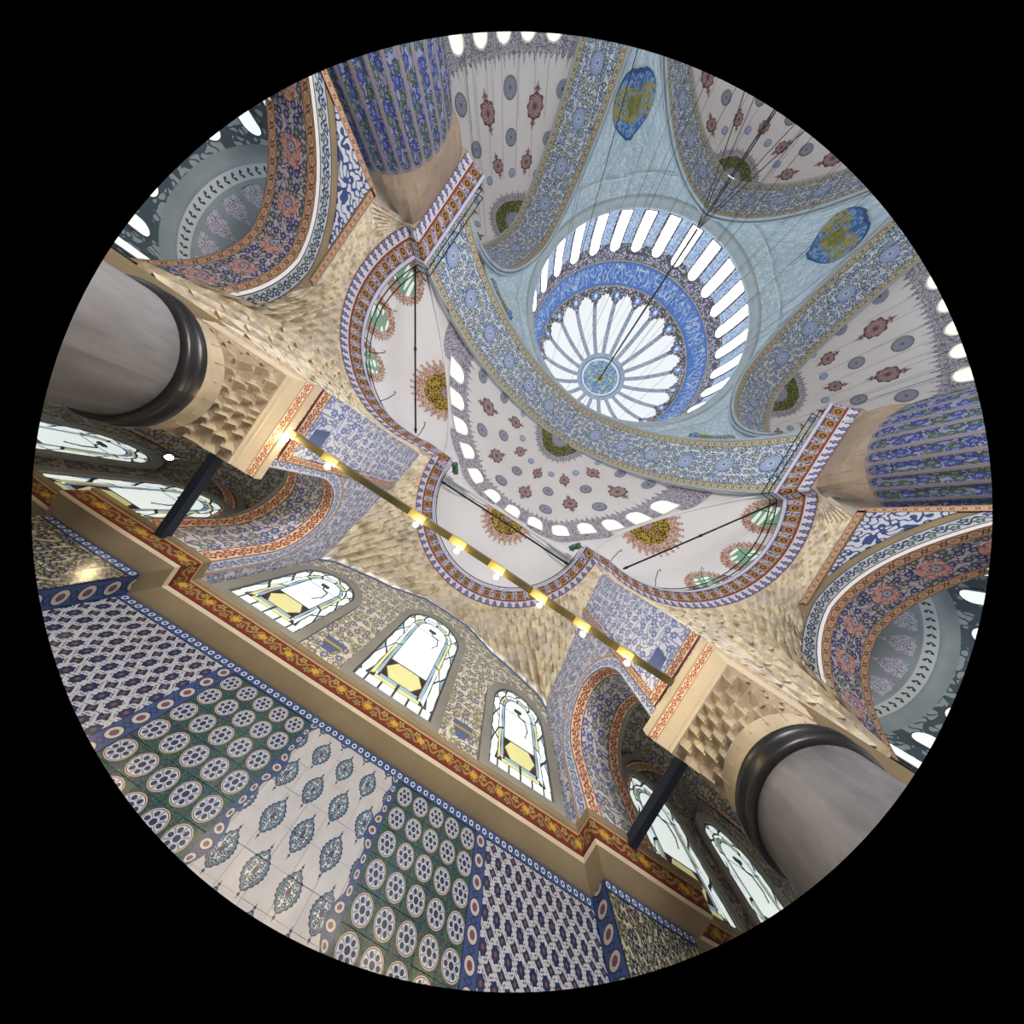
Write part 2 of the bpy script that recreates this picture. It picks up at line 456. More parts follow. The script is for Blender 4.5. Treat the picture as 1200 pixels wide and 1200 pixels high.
def lattice_tile(b):
    X, Y, Z = b.pos()
    g = 0.225
    def cell(o):
        x = b.fract(X / g + o) - 0.5; y = b.fract(Z / (g * 1.5) + o) - 0.5
        return x, y * 1.5
    n = b.noise(X, Z, 9.0)
    c = b.mix(b.abs(n - 0.5) < 0.07, hexc('#989ea9'), hexc('#38446a'))
    c = b.mix(n > 0.64, c, hexc('#5a6f9a'))
    for o in (0.0, 0.5):
        x, y = cell(o)
        r = b.len(x, y * 0.8) + 0.03 * b.sin(b.atan2(y, x) * 8.0)
        c = b.mix(b.abs(r - 0.52) < 0.05, c, hexc('#a6aaae'))
        c = b.mix(r < 0.37, c, hexc('#b4b9c2')); c = b.mix(r < 0.33, c, hexc('#232c4c')); c = b.mix(r < 0.10, c, hexc('#6a4a52'))
    return c
material('tile_lattice', lattice_tile, rough=0.22, spec=0.5)

def leaf_tile(b):
    X, Y, Z = b.pos()
    return floral(b, X, Z * 0.62, 9.0, '#a59e8c', '#1f2a48', '#3f483a', '#30333a', size=0.33, leaf=0.60)
material('tile_leaf', leaf_tile, rough=0.2, spec=0.5)
uvmat('tile_border', lambda b, u, v: chain(b, u, v, '#3a558c', '#c3cede', '#2d3c66', '#22305c'), rough=0.22, spec=0.5)
uvmat('tile_border_dark', lambda b, u, v: chain(b, u * 0.95, v, '#2f4370', '#a9a49c', '#5f4250', '#1f2c52'), rough=0.22, spec=0.5)

# ------------------------------------------------------------------ mesh helpers
ORIG = {}
def setp(o, label=None, cat=None, group=None, kind=None):
    if label: o['label'] = label
    if cat: o['category'] = cat
    if group: o['group'] = group
    if kind: o['kind'] = kind
    return o

def thing(name, label, cat, loc, group=None, kind=None):
    """Empty at the base of a thing; loc is X, Y, height in the frame of this file"""
    o = bpy.data.objects.new(name, None); COL.objects.link(o)
    o.empty_display_size = 0.3
    w = (-loc[0], loc[1], loc[2] + CZ)
    o.location = w; ORIG[o.name] = w
    return setp(o, label, cat, group, kind)

def mk(name, V, F, mat, parent=None, uv=None, smooth=True, label=None, cat=None, group=None, kind=None, origin=None, solid=0.0):
    """one mesh object from vertices given as X, Y, height above the lens"""
    V = np.array(V, float).reshape(-1, 3)
    W = V * np.array([-1.0, 1.0, 1.0]) + np.array([0.0, 0.0, CZ])
    if origin is not None:
        o = np.array([-origin[0], origin[1], origin[2] + CZ])
    else:
        lo, hi = W.min(0), W.max(0)
        o = np.array([(lo[0] + hi[0]) / 2, (lo[1] + hi[1]) / 2, lo[2]])
    me = bpy.data.meshes.new(name)
    me.from_pydata((W - o).tolist(), [], [tuple(f[::-1]) for f in F])
    if uv is not None:
        l = me.uv_layers.new(name='UVMap')
        idx = np.empty(len(me.loops), dtype=np.int32); me.loops.foreach_get('vertex_index', idx)
        l.data.foreach_set('uv', np.array(uv, float)[idx].astype(np.float32).ravel())
    me.materials.append(MATS[mat])
    if smooth:
        me.polygons.foreach_set('use_smooth', np.ones(len(me.polygons), dtype=bool))
    me.update()
    ob = bpy.data.objects.new(name, me); COL.objects.link(ob)
    if parent is not None:
        ob.parent = parent
        po = ORIG[parent.name]
        ob.location = (o[0] - po[0], o[1] - po[1], o[2] - po[2])
    else:
        ob.location = o
    ORIG[ob.name] = tuple(o)
    if solid:
        md = ob.modifiers.new('thickness', 'SOLIDIFY'); md.thickness = solid; md.offset = -1.0 if solid > 0 else 1.0
        md.thickness = abs(solid)
    return setp(ob, label, cat, group, kind)

def grid(fn, nu, nv, uvf=None):
    """fn(s, t) -> point for s, t in 0..1"""
    V, U = [], []
    for j in range(nv + 1):
        for i in range(nu + 1):
            s, t = i / nu, j / nv
            V.append(fn(s, t)); U.append(uvf(s, t) if uvf else (s, t))
    F = []
    for j in range(nv):
        for i in range(nu):
            a = j * (nu + 1) + i
            F.append((a, a + 1, a + nu + 2, a + nu + 1))
    return V, F, U

def box_vf(lo, hi):
    x0, y0, z0 = lo; x1, y1, z1 = hi
    V = [(x0, y0, z0), (x1, y0, z0), (x1, y1, z0), (x0, y1, z0), (x0, y0, z1), (x1, y0, z1), (x1, y1, z1), (x0, y1, z1)]
    F = [(0, 3, 2, 1), (4, 5, 6, 7), (0, 1, 5, 4), (1, 2, 6, 5), (2, 3, 7, 6), (3, 0, 4, 7)]
    return V, F

def tube(path, r, n=6, closed=False):
    """a round bar along a 3D path"""
    P = [np.array(p, float) for p in path]
    V, F = [], []
    up0 = np.array([0.0, 0.0, 1.0])
    m = len(P)
    for i, p in enumerate(P):
        d = P[(i + 1) % m] - P[i - 1] if closed else P[min(i + 1, m - 1)] - P[max(i - 1, 0)]
        d = d / (np.linalg.norm(d) + 1e-12)
        up = up0 if abs(d[2]) < 0.95 else np.array([1.0, 0.0, 0.0])
        a = np.cross(d, up); a /= np.linalg.norm(a); c = np.cross(d, a)
        for k in range(n):
            V.append(tuple(p + r * (cos(PI2 * k / n) * a + sin(PI2 * k / n) * c)))
    for i in range(m if closed else m - 1):
        for k in range(n):
            a = i * n + k; b = i * n + (k + 1) % n
            c = ((i + 1) % m) * n + (k + 1) % n; d = ((i + 1) % m) * n + k
            F.append((a, b, c, d))
    if not closed:
        F.append(tuple(range(n))[::-1]); F.append(tuple(range((m - 1) * n, m * n)))
    return V, F

def join(*vf):
    V, F = [], []
    for v, f in vf:
        k = len(V); V += list(v); F += [tuple(i + k for i in q) for q in f]
    return V, F

def prism(poly, fmap, d0, d1):
    """a flat outline poly [(a, b)] given depth d0..d1 by fmap(a, b, depth)"""
    n = len(poly)
    V = [fmap(a, b, d0) for a, b in poly] + [fmap(a, b, d1) for a, b in poly]
    F = [tuple(range(n))[::-1], tuple(range(n, 2 * n))]
    for i in range(n):
        j = (i + 1) % n
        F.append((i, j, j + n, i + n))
    return V, F

def lathe(c, prof, n, a0=0.0, a1=PI2):
    cx, cy = c
    m = len(prof)
    V, F, U = [], [], []
    full = abs(a1 - a0 - PI2) < 1e-6
    for j, (r, z) in enumerate(prof):
        for i in range(n + 1):
            a = a0 + (a1 - a0) * i / n
            V.append((cx + r * cos(a), cy + r * sin(a), z)); U.append((i / n, j / (m - 1)))
    for j in range(m - 1):
        for i in range(n):
            a = j * (n + 1) + i
            F.append((a, a + 1, a + n + 2, a + n + 1))
    return V, F, U

def sweep(path, prof, closed=False):
    """sweep a profile [(inward offset, height)] along a plan path [(x, y, nx, ny)]; returns strip per profile segment"""
    out = []
    L = [0.0]
    for i in range(1, len(path)):
        L.append(L[-1] + math.hypot(path[i][0] - path[i - 1][0], path[i][1] - path[i - 1][1]))
    for k in range(len(prof) - 1):
        V, U, F = [], [], []
        for i, (x, y, nx, ny) in enumerate(path):
            for t, (o, z) in enumerate((prof[k], prof[k + 1])):
                V.append((x + nx * o, y + ny * o, z)); U.append((L[i], float(t)))
        for i in range(len(path) - 1):
            a = 2 * i
            F.append((a, a + 2, a + 3, a + 1))
        out.append((V, F, U))
    return out

def normals2d(pts, sgn=1.0):
    """add mitred inward normals to a plan polyline"""
    out = []
    n = len(pts)
    for i in range(n):
        ns = []
        for a, b in ((i - 1, i), (i, i + 1)):
            if a < 0 or b >= n: continue
            dx, dy = pts[b][0] - pts[a][0], pts[b][1] - pts[a][1]
            l = math.hypot(dx, dy)
            if l > 1e-9: ns.append((-dy / l * sgn, dx / l * sgn))
        if len(ns) == 2:
            mx, my = ns[0][0] + ns[1][0], ns[0][1] + ns[1][1]
            l2 = mx * mx + my * my
            k = 2.0 / max(l2, 0.6)
            out.append((pts[i][0], pts[i][1], mx * k, my * k))
        else:
            out.append((pts[i][0], pts[i][1], ns[0][0], ns[0][1]))
    return out

def lerp(a, b, t): return a + (b - a) * t
def lerp3(p, q, t): return (lerp(p[0], q[0], t), lerp(p[1], q[1], t), lerp(p[2], q[2], t))
def polyat(pts, s):
    """point on a 3D polyline given as [(s, (x, y, z))]"""
    if s <= pts[0][0]: return pts[0][1]
    for (s0, p0), (s1, p1) in zip(pts, pts[1:]):
        if s <= s1: return lerp3(p0, p1, (s - s0) / (s1 - s0))
    return pts[-1][1]

# ================================================================== main dimensions (metres)
D = 26.0            # plan distance of the dome centre
HALF = 12.45        # half side of the dome square
Y_OUT, Y_IN = 9.5, 13.55   # front and back of the great arch
A_SP, A_RISE, A_HALF = 13.3, 14.1, 12.0
ZB = 14.5           # gallery lip level
SY, SH = 9.5, 12.7  # semi-dome centre and rise
X_BAY, Y_WALL = 5.35, -5.55
Z_CORN = 5.65
X_SIDE = 12.6
CEN = (0.0, D, 0.0)

def parch(half, rise, n):
    """two-centred pointed arch from (-half, 0) over (0, rise) to (half, 0)"""
    R = (rise * rise + half * half) / (2 * half)
    off = R - half
    bm = math.acos(max(-1.0, min(1.0, off / R))) if off >= 0 else pi / 2
    o = []
    for i in range(n + 1):
        b = bm * i / n
        o.append((-(R * cos(b) - off), R * sin(b)))
    if off < 0:
        o = [(-half * cos(pi / 2 * i / n), rise * sin(pi / 2 * i / n)) for i in range(n + 1)]
    return o + [(-x, z) for x, z in o[-2::-1]]

def arclen(pts):
    L = [0.0]
    for p, q in zip(pts, pts[1:]): L.append(L[-1] + math.dist(p, q))
    return L

def strip_arch(pts, f0, f1, vscale=None, uscale=1.0):
    """ribbon between two 3D images of the same arch points"""
    L = arclen(pts); V, U, F = [], [], []
    for p, l in zip(pts, L):
        a, b = f0(p), f1(p)
        V += [a, b]
        w = vscale if vscale else 1.0
        U += [(l * uscale, 0.0), (l * uscale, w)]
    for i in range(len(pts) - 1):
        F.append((2 * i, 2 * i + 2, 2 * i + 3, 2 * i + 1))
    return V, F, U

def copy_tree(o, parent=None):
    c = o.copy(); COL.objects.link(c); c.parent = parent
    for ch in o.children: copy_tree(ch, c)
    return c

def disc_poly(r, n, fn=None):
    return [((fn(PI2 * i / n) if fn else 1.0) * r * cos(PI2 * i / n), (fn(PI2 * i / n) if fn else 1.0) * r * sin(PI2 * i / n)) for i in range(n)]

def decal(name, poly, fmap, mat, parent, sc, thick=0.03, label=None, rings=1):
    """a painted or carved motif: fan of the outline, laid on a surface by fmap(a, b, lift)"""
    n = len(poly)
    V = [fmap(0, 0, thick)]; U = [(0, 0)]; F = []
    for k in range(1, rings + 1):
        q = k / rings
        V += [fmap(a * q, b * q, thick) for a, b in poly]; U += [(a * q / sc, b * q / sc) for a, b in poly]
    F += [(0, i + 1, (i + 1) % n + 1) for i in range(n)]
    for k in range(rings - 1):
        o = 1 + k * n
        F += [(o + i, o + (i + 1) % n, o + n + (i + 1) % n, o + n + i) for i in range(n)]
    o = 1 + (rings - 1) * n
    V += [fmap(a, b, -0.02) for a, b in poly]; U += [(a / sc, b / sc) for a, b in poly]
    F += [(o + i, o + (i + 1) % n, o + n + (i + 1) % n, o + n + i) for i in range(n)]
    return mk(name, V, F, mat, parent, U, smooth=False, label=label)

# ------------------------------------------------------------------ floor
V, F = box_vf((-40, -6.2, -CZ - 0.3), (40, 60, -CZ))
mk('floor', V, F, 'carpet', smooth=False, label='prayer hall floor with carpet paled to bounce light up to the vaults', cat='floor', kind='structure')

# ------------------------------------------------------------------ central dome
dome = thing('central_dome', 'great central dome with white petals, blue script ring and ring of tall windows', 'dome', (0, D, 28.05), kind='structure')
DA, DBZ, DH = 12.25, 30.0, 11.65
def dome_r(z): return DA * sqrt(max(0.0, 1 - ((z - DBZ) / DH) ** 2)) if z > DBZ else DA
def band(name, z0, z1, n, mat, nu=112, uvf=None, off=0.0):
    prof = [(max(0.001, dome_r(lerp(z0, z1, j / n)) - off), lerp(z0, z1, j / n)) for j in range(n + 1)]
    V, F, U = lathe((0, D), prof, nu)
    if uvf: U = [uvf(u, v) for u, v in U]
    return mk(name, V, F, mat, dome, U, origin=(0, D, z0))
prof = [(12.6, 27.55), (12.35, 27.6), (12.1, 27.75), (12.1, 27.95), (11.75, 28.05), (11.7, 28.25), (11.8, 28.35), (12.25, 28.4)]
V, F, U = lathe((0, D), prof, 112)
mk('ring_moulding', V, F, 'moulding_blue', dome, U)
band('drum_wall', 28.4, 33.25, 8, 'drum_paint', 224, lambda u, v: (u * 28 + 0.5, v))
band('lace_band', 33.25, 33.9, 2, 'brown_lace', 112, lambda u, v: (u * 74, v * 0.8))
band('script_band', 33.9, 36.3, 6, 'calligraphy', 112, lambda u, v: (u * 70, v * 2.5), off=0.02)
# petal vault in even steps of arc
e0 = math.asin((36.3 - DBZ) / DH); e1 = math.asin(0.967)
prof = [(DA * cos(lerp(e0, e1, j / 16)), DBZ + DH * sin(lerp(e0, e1, j / 16))) for j in range(17)]
V, F, U = lathe((0, D), prof, 120)
mk('petal_vault', V, F, 'dome_petals', dome, U, origin=(0, D, 36.3))
for zz, nm in ((33.9, 'script_edge'), (36.3, 'script_edge')):
    V, F = tube([((dome_r(zz) - 0.02) * cos(PI2 * i / 96), D + (dome_r(zz) - 0.02) * sin(PI2 * i / 96), zz) for i in range(96)], 0.07, 5, True)
    mk(nm, V, F, 'cap_stone', dome)
V, F, U = lathe((0, D), [(DA * cos(lerp(e1, pi / 2, j / 6)) + 0.02, DBZ + DH * sin(lerp(e1, pi / 2, j / 6)) - 0.04) for j in range(7)], 48)
rr = DA * cos(e1)
U = [((v[0]) / rr, (v[1] - D) / rr) for v in V]
mk('hub_medallion', V, F, 'dome_hub', dome, U, origin=(0, D, 41.2), label='round blue medallion with gold script at the crown')
V, F = join(tube([(0, D, 41.62), (0, D, 41.2)], 0.35, 10), tube([(0, D, 41.2), (0, D, 40.7)], 0.16, 8))
mk('hub_finial', V, F, 'gold_script', dome, [(v[0], v[1]) for v in V])

def window_outline(hw, h, n=6):
    p = [(-hw, 0), (-hw, h - hw)]
    p += [(-hw * cos(pi * i / n), h - hw + hw * sin(pi * i / n)) for i in range(1, n)]
    return p + [(hw, h - hw), (hw, 0)]
def surf_window(parent, fmap, hw, h, glass, frame_mat='lead', rim=0.1, nv=6):
    """frame ring and pane laid on a curved wall; pane is a child of the frame"""
    def filled(hw, h, dep, mat, nm, par, z0=0.0):
        V, U, F = [], [], []
        rows = [(h - hw) * j / nv for j in range(nv)] + [h - hw + hw * sin(pi / 2 * j / 6) for j in range(7)]
        for b in rows:
            w = hw if b <= h - hw else sqrt(max(0.0, hw * hw - (b - (h - hw)) ** 2))
            for a in (-1.0, -0.5, 0.0, 0.5, 1.0):
                V.append(fmap(a * max(w, 0.02), b + z0, dep)); U.append((a, b))
        for j in range(len(rows) - 1):
            for i in range(4):
                q = j * 5 + i; F.append((q, q + 1, q + 6, q + 5))
        return mk(nm, V, F, mat, par, U)
    fr = filled(hw + rim, h + 2 * rim, 0.05, frame_mat, 'window', parent, -rim)
    filled(hw, h, 0.09, glass, 'pane', fr)
    return fr
for k in range(28):
    a0 = PI2 * k / 28
    def fm(a, b, d, a0=a0):
        z = 28.75 + b * 0.985; r = dome_r(z) - d
        t = a0 + a / 12.2
        return (r * cos(t), D + r * sin(t), z)
    surf_window(dome, fm, 0.60, 4.2, 'glass_dome', 'lead', 0.10, 5)

# ------------------------------------------------------------------ pendentives
def arch_z(x, half=A_HALF, rise=A_RISE, sp=A_SP):
    R = (rise * rise + half * half) / (2 * half); off = R - half
    x = min(abs(x), half)
    return sp + sqrt(max(0.0, R * R - (x + off) ** 2))
for k in range(4):
    ac = pi / 4 + k * pi / 2
    def pen(s, t, ac=ac):
        f = (s - 0.5) * pi / 2 * 0.999
        g = pi / 4 - abs(f)                     # angle to the nearer arch plane
        edge = HALF / cos(g)
        lat = HALF * math.tan(g)
        z0 = arch_z(lat) + 0.15
        z1, r1 = 27.7, 12.35
        z0 = min(z0, z1 - 0.02)
        r = lerp(edge, r1, t) + 0.9 * (edge - r1) * t * (1 - t)
        z = lerp(z0, z1, t ** 0.9)
        return (r * cos(ac + f), D + r * sin(ac + f), z)
    near = k in (2, 3)
    p = thing('pendentive', ('pale blue pendentive below the dome ring, next to the arch of the tiled bay' if near else
              'pale blue pendentive below the dome ring, across the dome from the tiled bay'), 'pendentive',
              pen(0.5, 0.0), group='pendentives beside the tiled bay' if near else 'pendentives across the dome', kind='structure')
    V, F, U = grid(pen, 40, 24, lambda s, t: ((s - 0.5) * 20, t * 14))
    mk('pendentive_shell', V, F, 'pend_scroll', p, U)
    def pm(a, b, d, pen=pen):
        s = 0.5 + a / 20.0
        zc = 23.1 + b * 0.93
        g = pi / 4 - abs((s - 0.5) * pi / 2)
        z0 = min(arch_z(HALF * math.tan(g)) + 0.15, 27.68)
        t = max(0.0, (zc - z0) / (27.7 - z0)) ** (1 / 0.9)
        q = np.array(pen(s, t)); c = np.array([0, D, 20.0]); n = c - q; n /= np.linalg.norm(n)
        return tuple(q + n * d)
    decal('medallion', [(1.55 * cos(PI2 * i / 40), 1.75 * sin(PI2 * i / 40)) for i in range(40)], pm, 'medallion_blue', p, 1.7, 0.10, 'oval blue medallion with gold script', 6)
    # painted line round the field
    ln = [(0.0, -5.5), (0.9, -2.6), (2.2, 0.2), (3.9, 2.4), (5.6, 3.5), (3.0, 3.75), (0.0, 3.8), (-3.0, 3.75), (-5.6, 3.5), (-3.9, 2.4), (-2.2, 0.2), (-0.9, -2.6)]
    V, F = tube([pm(a, b, 0.05) for a, b in ln], 0.05, 4, True)
    mk('painted_line', V, F, 'plaster_white', p)

# ------------------------------------------------------------------ great arches (one built, three turned copies)
GA = parch(A_HALF, A_RISE, 28)
def place(root, k):
    root.rotation_euler = (0, 0, k * pi / 2)
SIDE_NAME = {0: 'above the tiled bay', 1: 'at the side of the dome', 2: 'across the dome from the tiled bay', 3: 'at the side of the dome'}
arch = thing('great_arch', 'great pointed arch painted with blue scrolls above the tiled bay', 'arch', CEN, kind='structure')
def gy(y, dz=0.0, k=1.0): return lambda p: (p[0] * k, y, A_SP + p[1] + dz)
bw = 0.5
for nm, y0, y1, mt, us, vs in (('border_band', Y_OUT, Y_OUT + bw, 'cream_chain', 1 / bw, 1.0), ('soffit', Y_OUT + bw, Y_IN - bw, 'arch_scroll', 1.0, Y_IN - Y_OUT - 2 * bw), ('border_band', Y_IN - bw, Y_IN, 'cream_chain', 1 / bw, 1.0)):
    V, F, U = strip_arch(GA, gy(y0), gy(y1), vs, us)
    mk(nm, V, F, mt, arch, U, origin=CEN)
def grow(o):
    """arch outline pushed outwards by o"""
    R = (A_RISE ** 2 + A_HALF ** 2) / (2 * A_HALF); off = R - A_HALF
    out = []
    for x, z in GA:
        s = -1.0 if x < 0 else 1.0
        dx, dz = abs(x) + off, z
        l = math.hypot(dx, dz)
        if abs(x) < 1e-6: out.append((0.0, z + o))
        else: out.append((s * (abs(x) + dx / l * o), z + dz / l * o))
    return out
GA2 = grow(1.4)
for y, nm, mt in ((Y_OUT, 'arch_face', 'plaster_white'), (Y_IN, 'arch_face', 'moulding_blue')):
    V = []; U = []; F = []
    for i, (p, q) in enumerate(zip(GA, GA2)):
        V += [(p[0], y, A_SP + p[1]), (q[0], y, A_SP + q[1])]; U += [(i, 0), (i, 1)]
    F = [(2 * i, 2 * i + 2, 2 * i + 3, 2 * i + 1) for i in range(len(GA) - 1)]
    mk(nm, V, F, mt, arch, U, origin=CEN, smooth=False)
for y, r, o in ((Y_IN + 0.1, 0.13, 0.0), (Y_IN + 0.22, 0.10, 0.28), (Y_OUT - 0.06, 0.09, 0.0)):
    V, F = tube([(p[0], y, A_SP + p[1]) for p in grow(o)], r, 6)
    mk('edge_moulding', V, F, 'moulding_blue', arch, origin=CEN)
L = arclen(GA)
for j in range(1, 14):
    l = L[-1] * j / 14
    i = max(q for q in range(len(L)) if L[q] <= l); i = min(i, len(GA) - 2)
    t = (l - L[i]) / (L[i + 1] - L[i])
    p = (lerp(GA[i][0], GA[i + 1][0], t), lerp(GA[i][1], GA[i + 1][1], t))
    tx, tz = GA[i + 1][0] - GA[i][0], GA[i + 1][1] - GA[i][1]; q = math.hypot(tx, tz); tx /= q; tz /= q
    def am(a, b, d, p=p, tx=tx, tz=tz): return (p[0] + tx * a + tz * d, (Y_OUT + Y_IN) / 2 + b, A_SP + p[1] + tz * a - tx * d)
    decal('roundel', disc_poly(0.62, 24, lambda a: 1 + 0.06 * cos(8 * a)), am, 'rosette_blue', arch, 0.62, 0.03)

# ------------------------------------------------------------------ semi-domes
EXE = [((0.0, 0.38), 4.87, radians(270), 0.48, 5.02), ((-6.99, 6.55), 6.25, radians(217.7), 2.36, 5.72), ((6.99, 6.55), 6.25, radians(322.3), 2.36, 5.72)]
def sd_edge(f):
    """plan distance and height of the lower edge of the semi-dome at azimuth f round its centre"""
    best = None
    for C, r, tm, dist, h in EXE:
        m = (cos(tm), sin(tm)); d = cos(f) * m[0] + sin(f) * m[1]
        if d < 0.15: continue
        rho = (dist - ((0 - C[0]) * m[0] + (SY - C[1]) * m[1])) / d
        P = (rho * cos(f), SY + rho * sin(f))
        q = math.hypot(P[0] - C[0], P[1] - C[1]) / r
        if best is None or q < best[0]:
            best = (q, rho, ZB + h * sqrt(max(0.0, 1 - q * q)))
    return best[1], best[2]
def sd_R(f):
    rho, z = sd_edge(f)
    return rho / sqrt(1 - ((z - ZB) / SH) ** 2)
_RT = [sd_R(pi + pi * i / 360) for i in range(361)]
_RS = [sum(_RT[max(0, min(360, i + k))] for k in range(-10, 11)) / 21 for i in range(361)]
def sd_Rs(f):
    i = max(0, min(360, int(round((f - pi) / pi * 360)))); return _RS[i]
def sd_pt(f, e, lift=0.0):
    R = sd_Rs(f) - lift; H = SH - lift
    return (R * cos(e) * cos(f), SY + R * cos(e) * sin(f), ZB + H * sin(e))
semi = thing('semi_dome', 'white semi-dome with scattered rosettes and a row of windows above the tiled bay', 'semi-dome', CEN, kind='structure')
def sdf(s, t):
    f = pi + pi * s
    rho, z = sd_edge(f)
    e0 = math.asin((z - ZB) / SH)
    e = lerp(e0, pi / 2, t)
    k = (1 - t) ** 6                     # meets the exedra arch exactly, follows the even shell above
    R = lerp(sd_Rs(f), sd_R(f), k)
    return (R * cos(e) * cos(f), SY + R * cos(e) * sin(f), ZB + SH * sin(e))
V, F, U = grid(sdf, 120, 30, lambda s, t: (s * 30, t * 14))
mk('vault_shell', V, F, 'plaster_white', semi, U, origin=CEN)
V, F, U = grid(lambda s, t: sd_pt(pi + pi * s, radians(lerp(21.5, 35.0, t)), 0.03), 120, 3, lambda s, t: (s * 30, t * 2.6))
_keep = []
for q in F:
    ok = True
    for i in q:
        p = V[i]; f = atan2(p[1] - SY, p[0]) % PI2
        f = min(max(f, pi), PI2)
        if p[2] < sd_edge(f)[1] - 0.1: ok = False
    if ok: _keep.append(q)
mk('window_band', V, _keep, 'fringe_lace', semi, U, origin=CEN)
# lambrequin teeth above the windows
V, F, U = [], [], []
nt = 62
for j in range(nt):
    f0 = pi + pi * (j + 0.5) / nt; w = pi / nt * 0.5
    tip = 39.5 if j % 2 else 37.8
    for (a, e) in ((-w, 34.8), (w, 34.8), (w * 0.9, 36.2), (w * 0.35, 37.2), (0, tip), (-w * 0.35, 37.2), (-w * 0.9, 36.2)):
        V.append(sd_pt(f0 + a, radians(e), 0.03)); U.append(((f0 + a) * 10, e * 0.2))
    k = len(V) - 7; F.append(tuple(range(k, k + 7)))
mk('painted_fringe', V, F, 'fringe_lace', semi, U, origin=CEN, smooth=False)
for k in range(-6, 7):
    f0 = radians(270 + 12.75 * k)
    def fm(a, b, d, f0=f0):
        return sd_pt(f0 + a / 9.3, radians(26.2) + b / 11.9, d + 0.03)
    surf_window(semi, fm, 0.56, 1.55, 'glass_warm', 'plaster_white', 0.12, 5)
def sdm(f0, e0):
    return lambda a, b, d: sd_pt(f0 + a / (10.9 * cos(e0)), e0 + b / 11.8, d)
for az in range(-4, 6):
    f0 = radians(252 + 36 * (az - 0.0) / 1.0) if False else None
for k in range(-2, 4):
    f0 = radians(252 + 36 * k - 0.0)
    if not radians(182) < f0 < radians(358): continue
    for e, r, mt in ((44, 0.62, 'rosette'), (57, 0.55, 'rosette'), (68.4, 0.33, 'rosette_blue')):
        decal('rosette', disc_poly(r, 20), sdm(f0, radians(e)), mt, semi, r, 0.05)
for f0 in (radians(183.2), radians(356.8)):
    for e, r, mt in ((44, 0.62, 'rosette'), (57, 0.55, 'rosette'), (68.4, 0.33, 'rosette_blue')):
        decal('rosette', disc_poly(r * 0.8, 20), sdm(f0, radians(e)), mt, semi, r, 0.05)
def cart(r):
    p = disc_poly(r, 32, lambda a: 1 + 0.10 * cos(8 * a) + 0.10 * abs(sin(a)))
    return p
for k in range(-2, 3):
    f0 = radians(270 + 36 * k)
    for e, r in ((49, 0.66), (65, 0.5)):
        fm = sdm(f0, radians(e))
        c = decal('cartouche', cart(r), fm, 'rosette_red', semi, r, 0.05)
        for sg in (1, -1):
            tip = [(0.16 * r / 0.6 * x, sg * (r * 1.25 + y * r * 0.55)) for x, y in ((-0.4, -0.35), (-1.5, 0.25), (-0.6, 0.5), (0, 1.35), (0.6, 0.5), (1.5, 0.25), (0.4, -0.35))]
            cy = sum(p[1] for p in tip) / 7
            fm2 = lambda a, b, d, fm=fm, cy=cy: fm(a, b + cy, d)
            decal('finial', [(a, b - cy) for a, b in tip], fm2, 'rosette_red', semi, r * 0.5, 0.05)
# half medallion at the crown
def crown(parent, pt, r0, r1, mat, name, us=1.0, n=40, R=11.8):
    V, F, U = grid(lambda s, t: pt(pi + pi * s, pi / 2 - lerp(r0, r1, t) / R, 0.06), n, 3, lambda s, t: (cos(pi + pi * s) * lerp(r0, r1, t) * us, sin(pi + pi * s) * lerp(r0, r1, t) * us))
    return mk(name, V, F, mat, parent, U, origin=CEN)
crown(semi, sd_pt, 0.001, 0.95, 'rosette', 'crown_rosette', 1.0)
crown(semi, sd_pt, 0.95, 2.1, 'green_script', 'crown_medallion')
crown(semi, sd_pt, 2.1, 2.45, 'fringe_lace', 'crown_rim')
V, F, U = [], [], []
for j in range(27):
    f0 = pi + pi * (j + 0.5) / 27
    for a, r in ((-0.055, 2.42), (0.055, 2.42), (0.05, 2.65), (0.0, 3.05 if j % 2 else 2.8), (-0.05, 2.65)):
        V.append(sd_pt(f0 + a, pi / 2 - r / 11.8, 0.06)); U.append((a * 10, r))
    k = len(V) - 5; F.append(tuple(range(k, k + 5)))
mk('crown_fringe', V, F, 'fringe_lace', semi, U, origin=CEN, smooth=False)

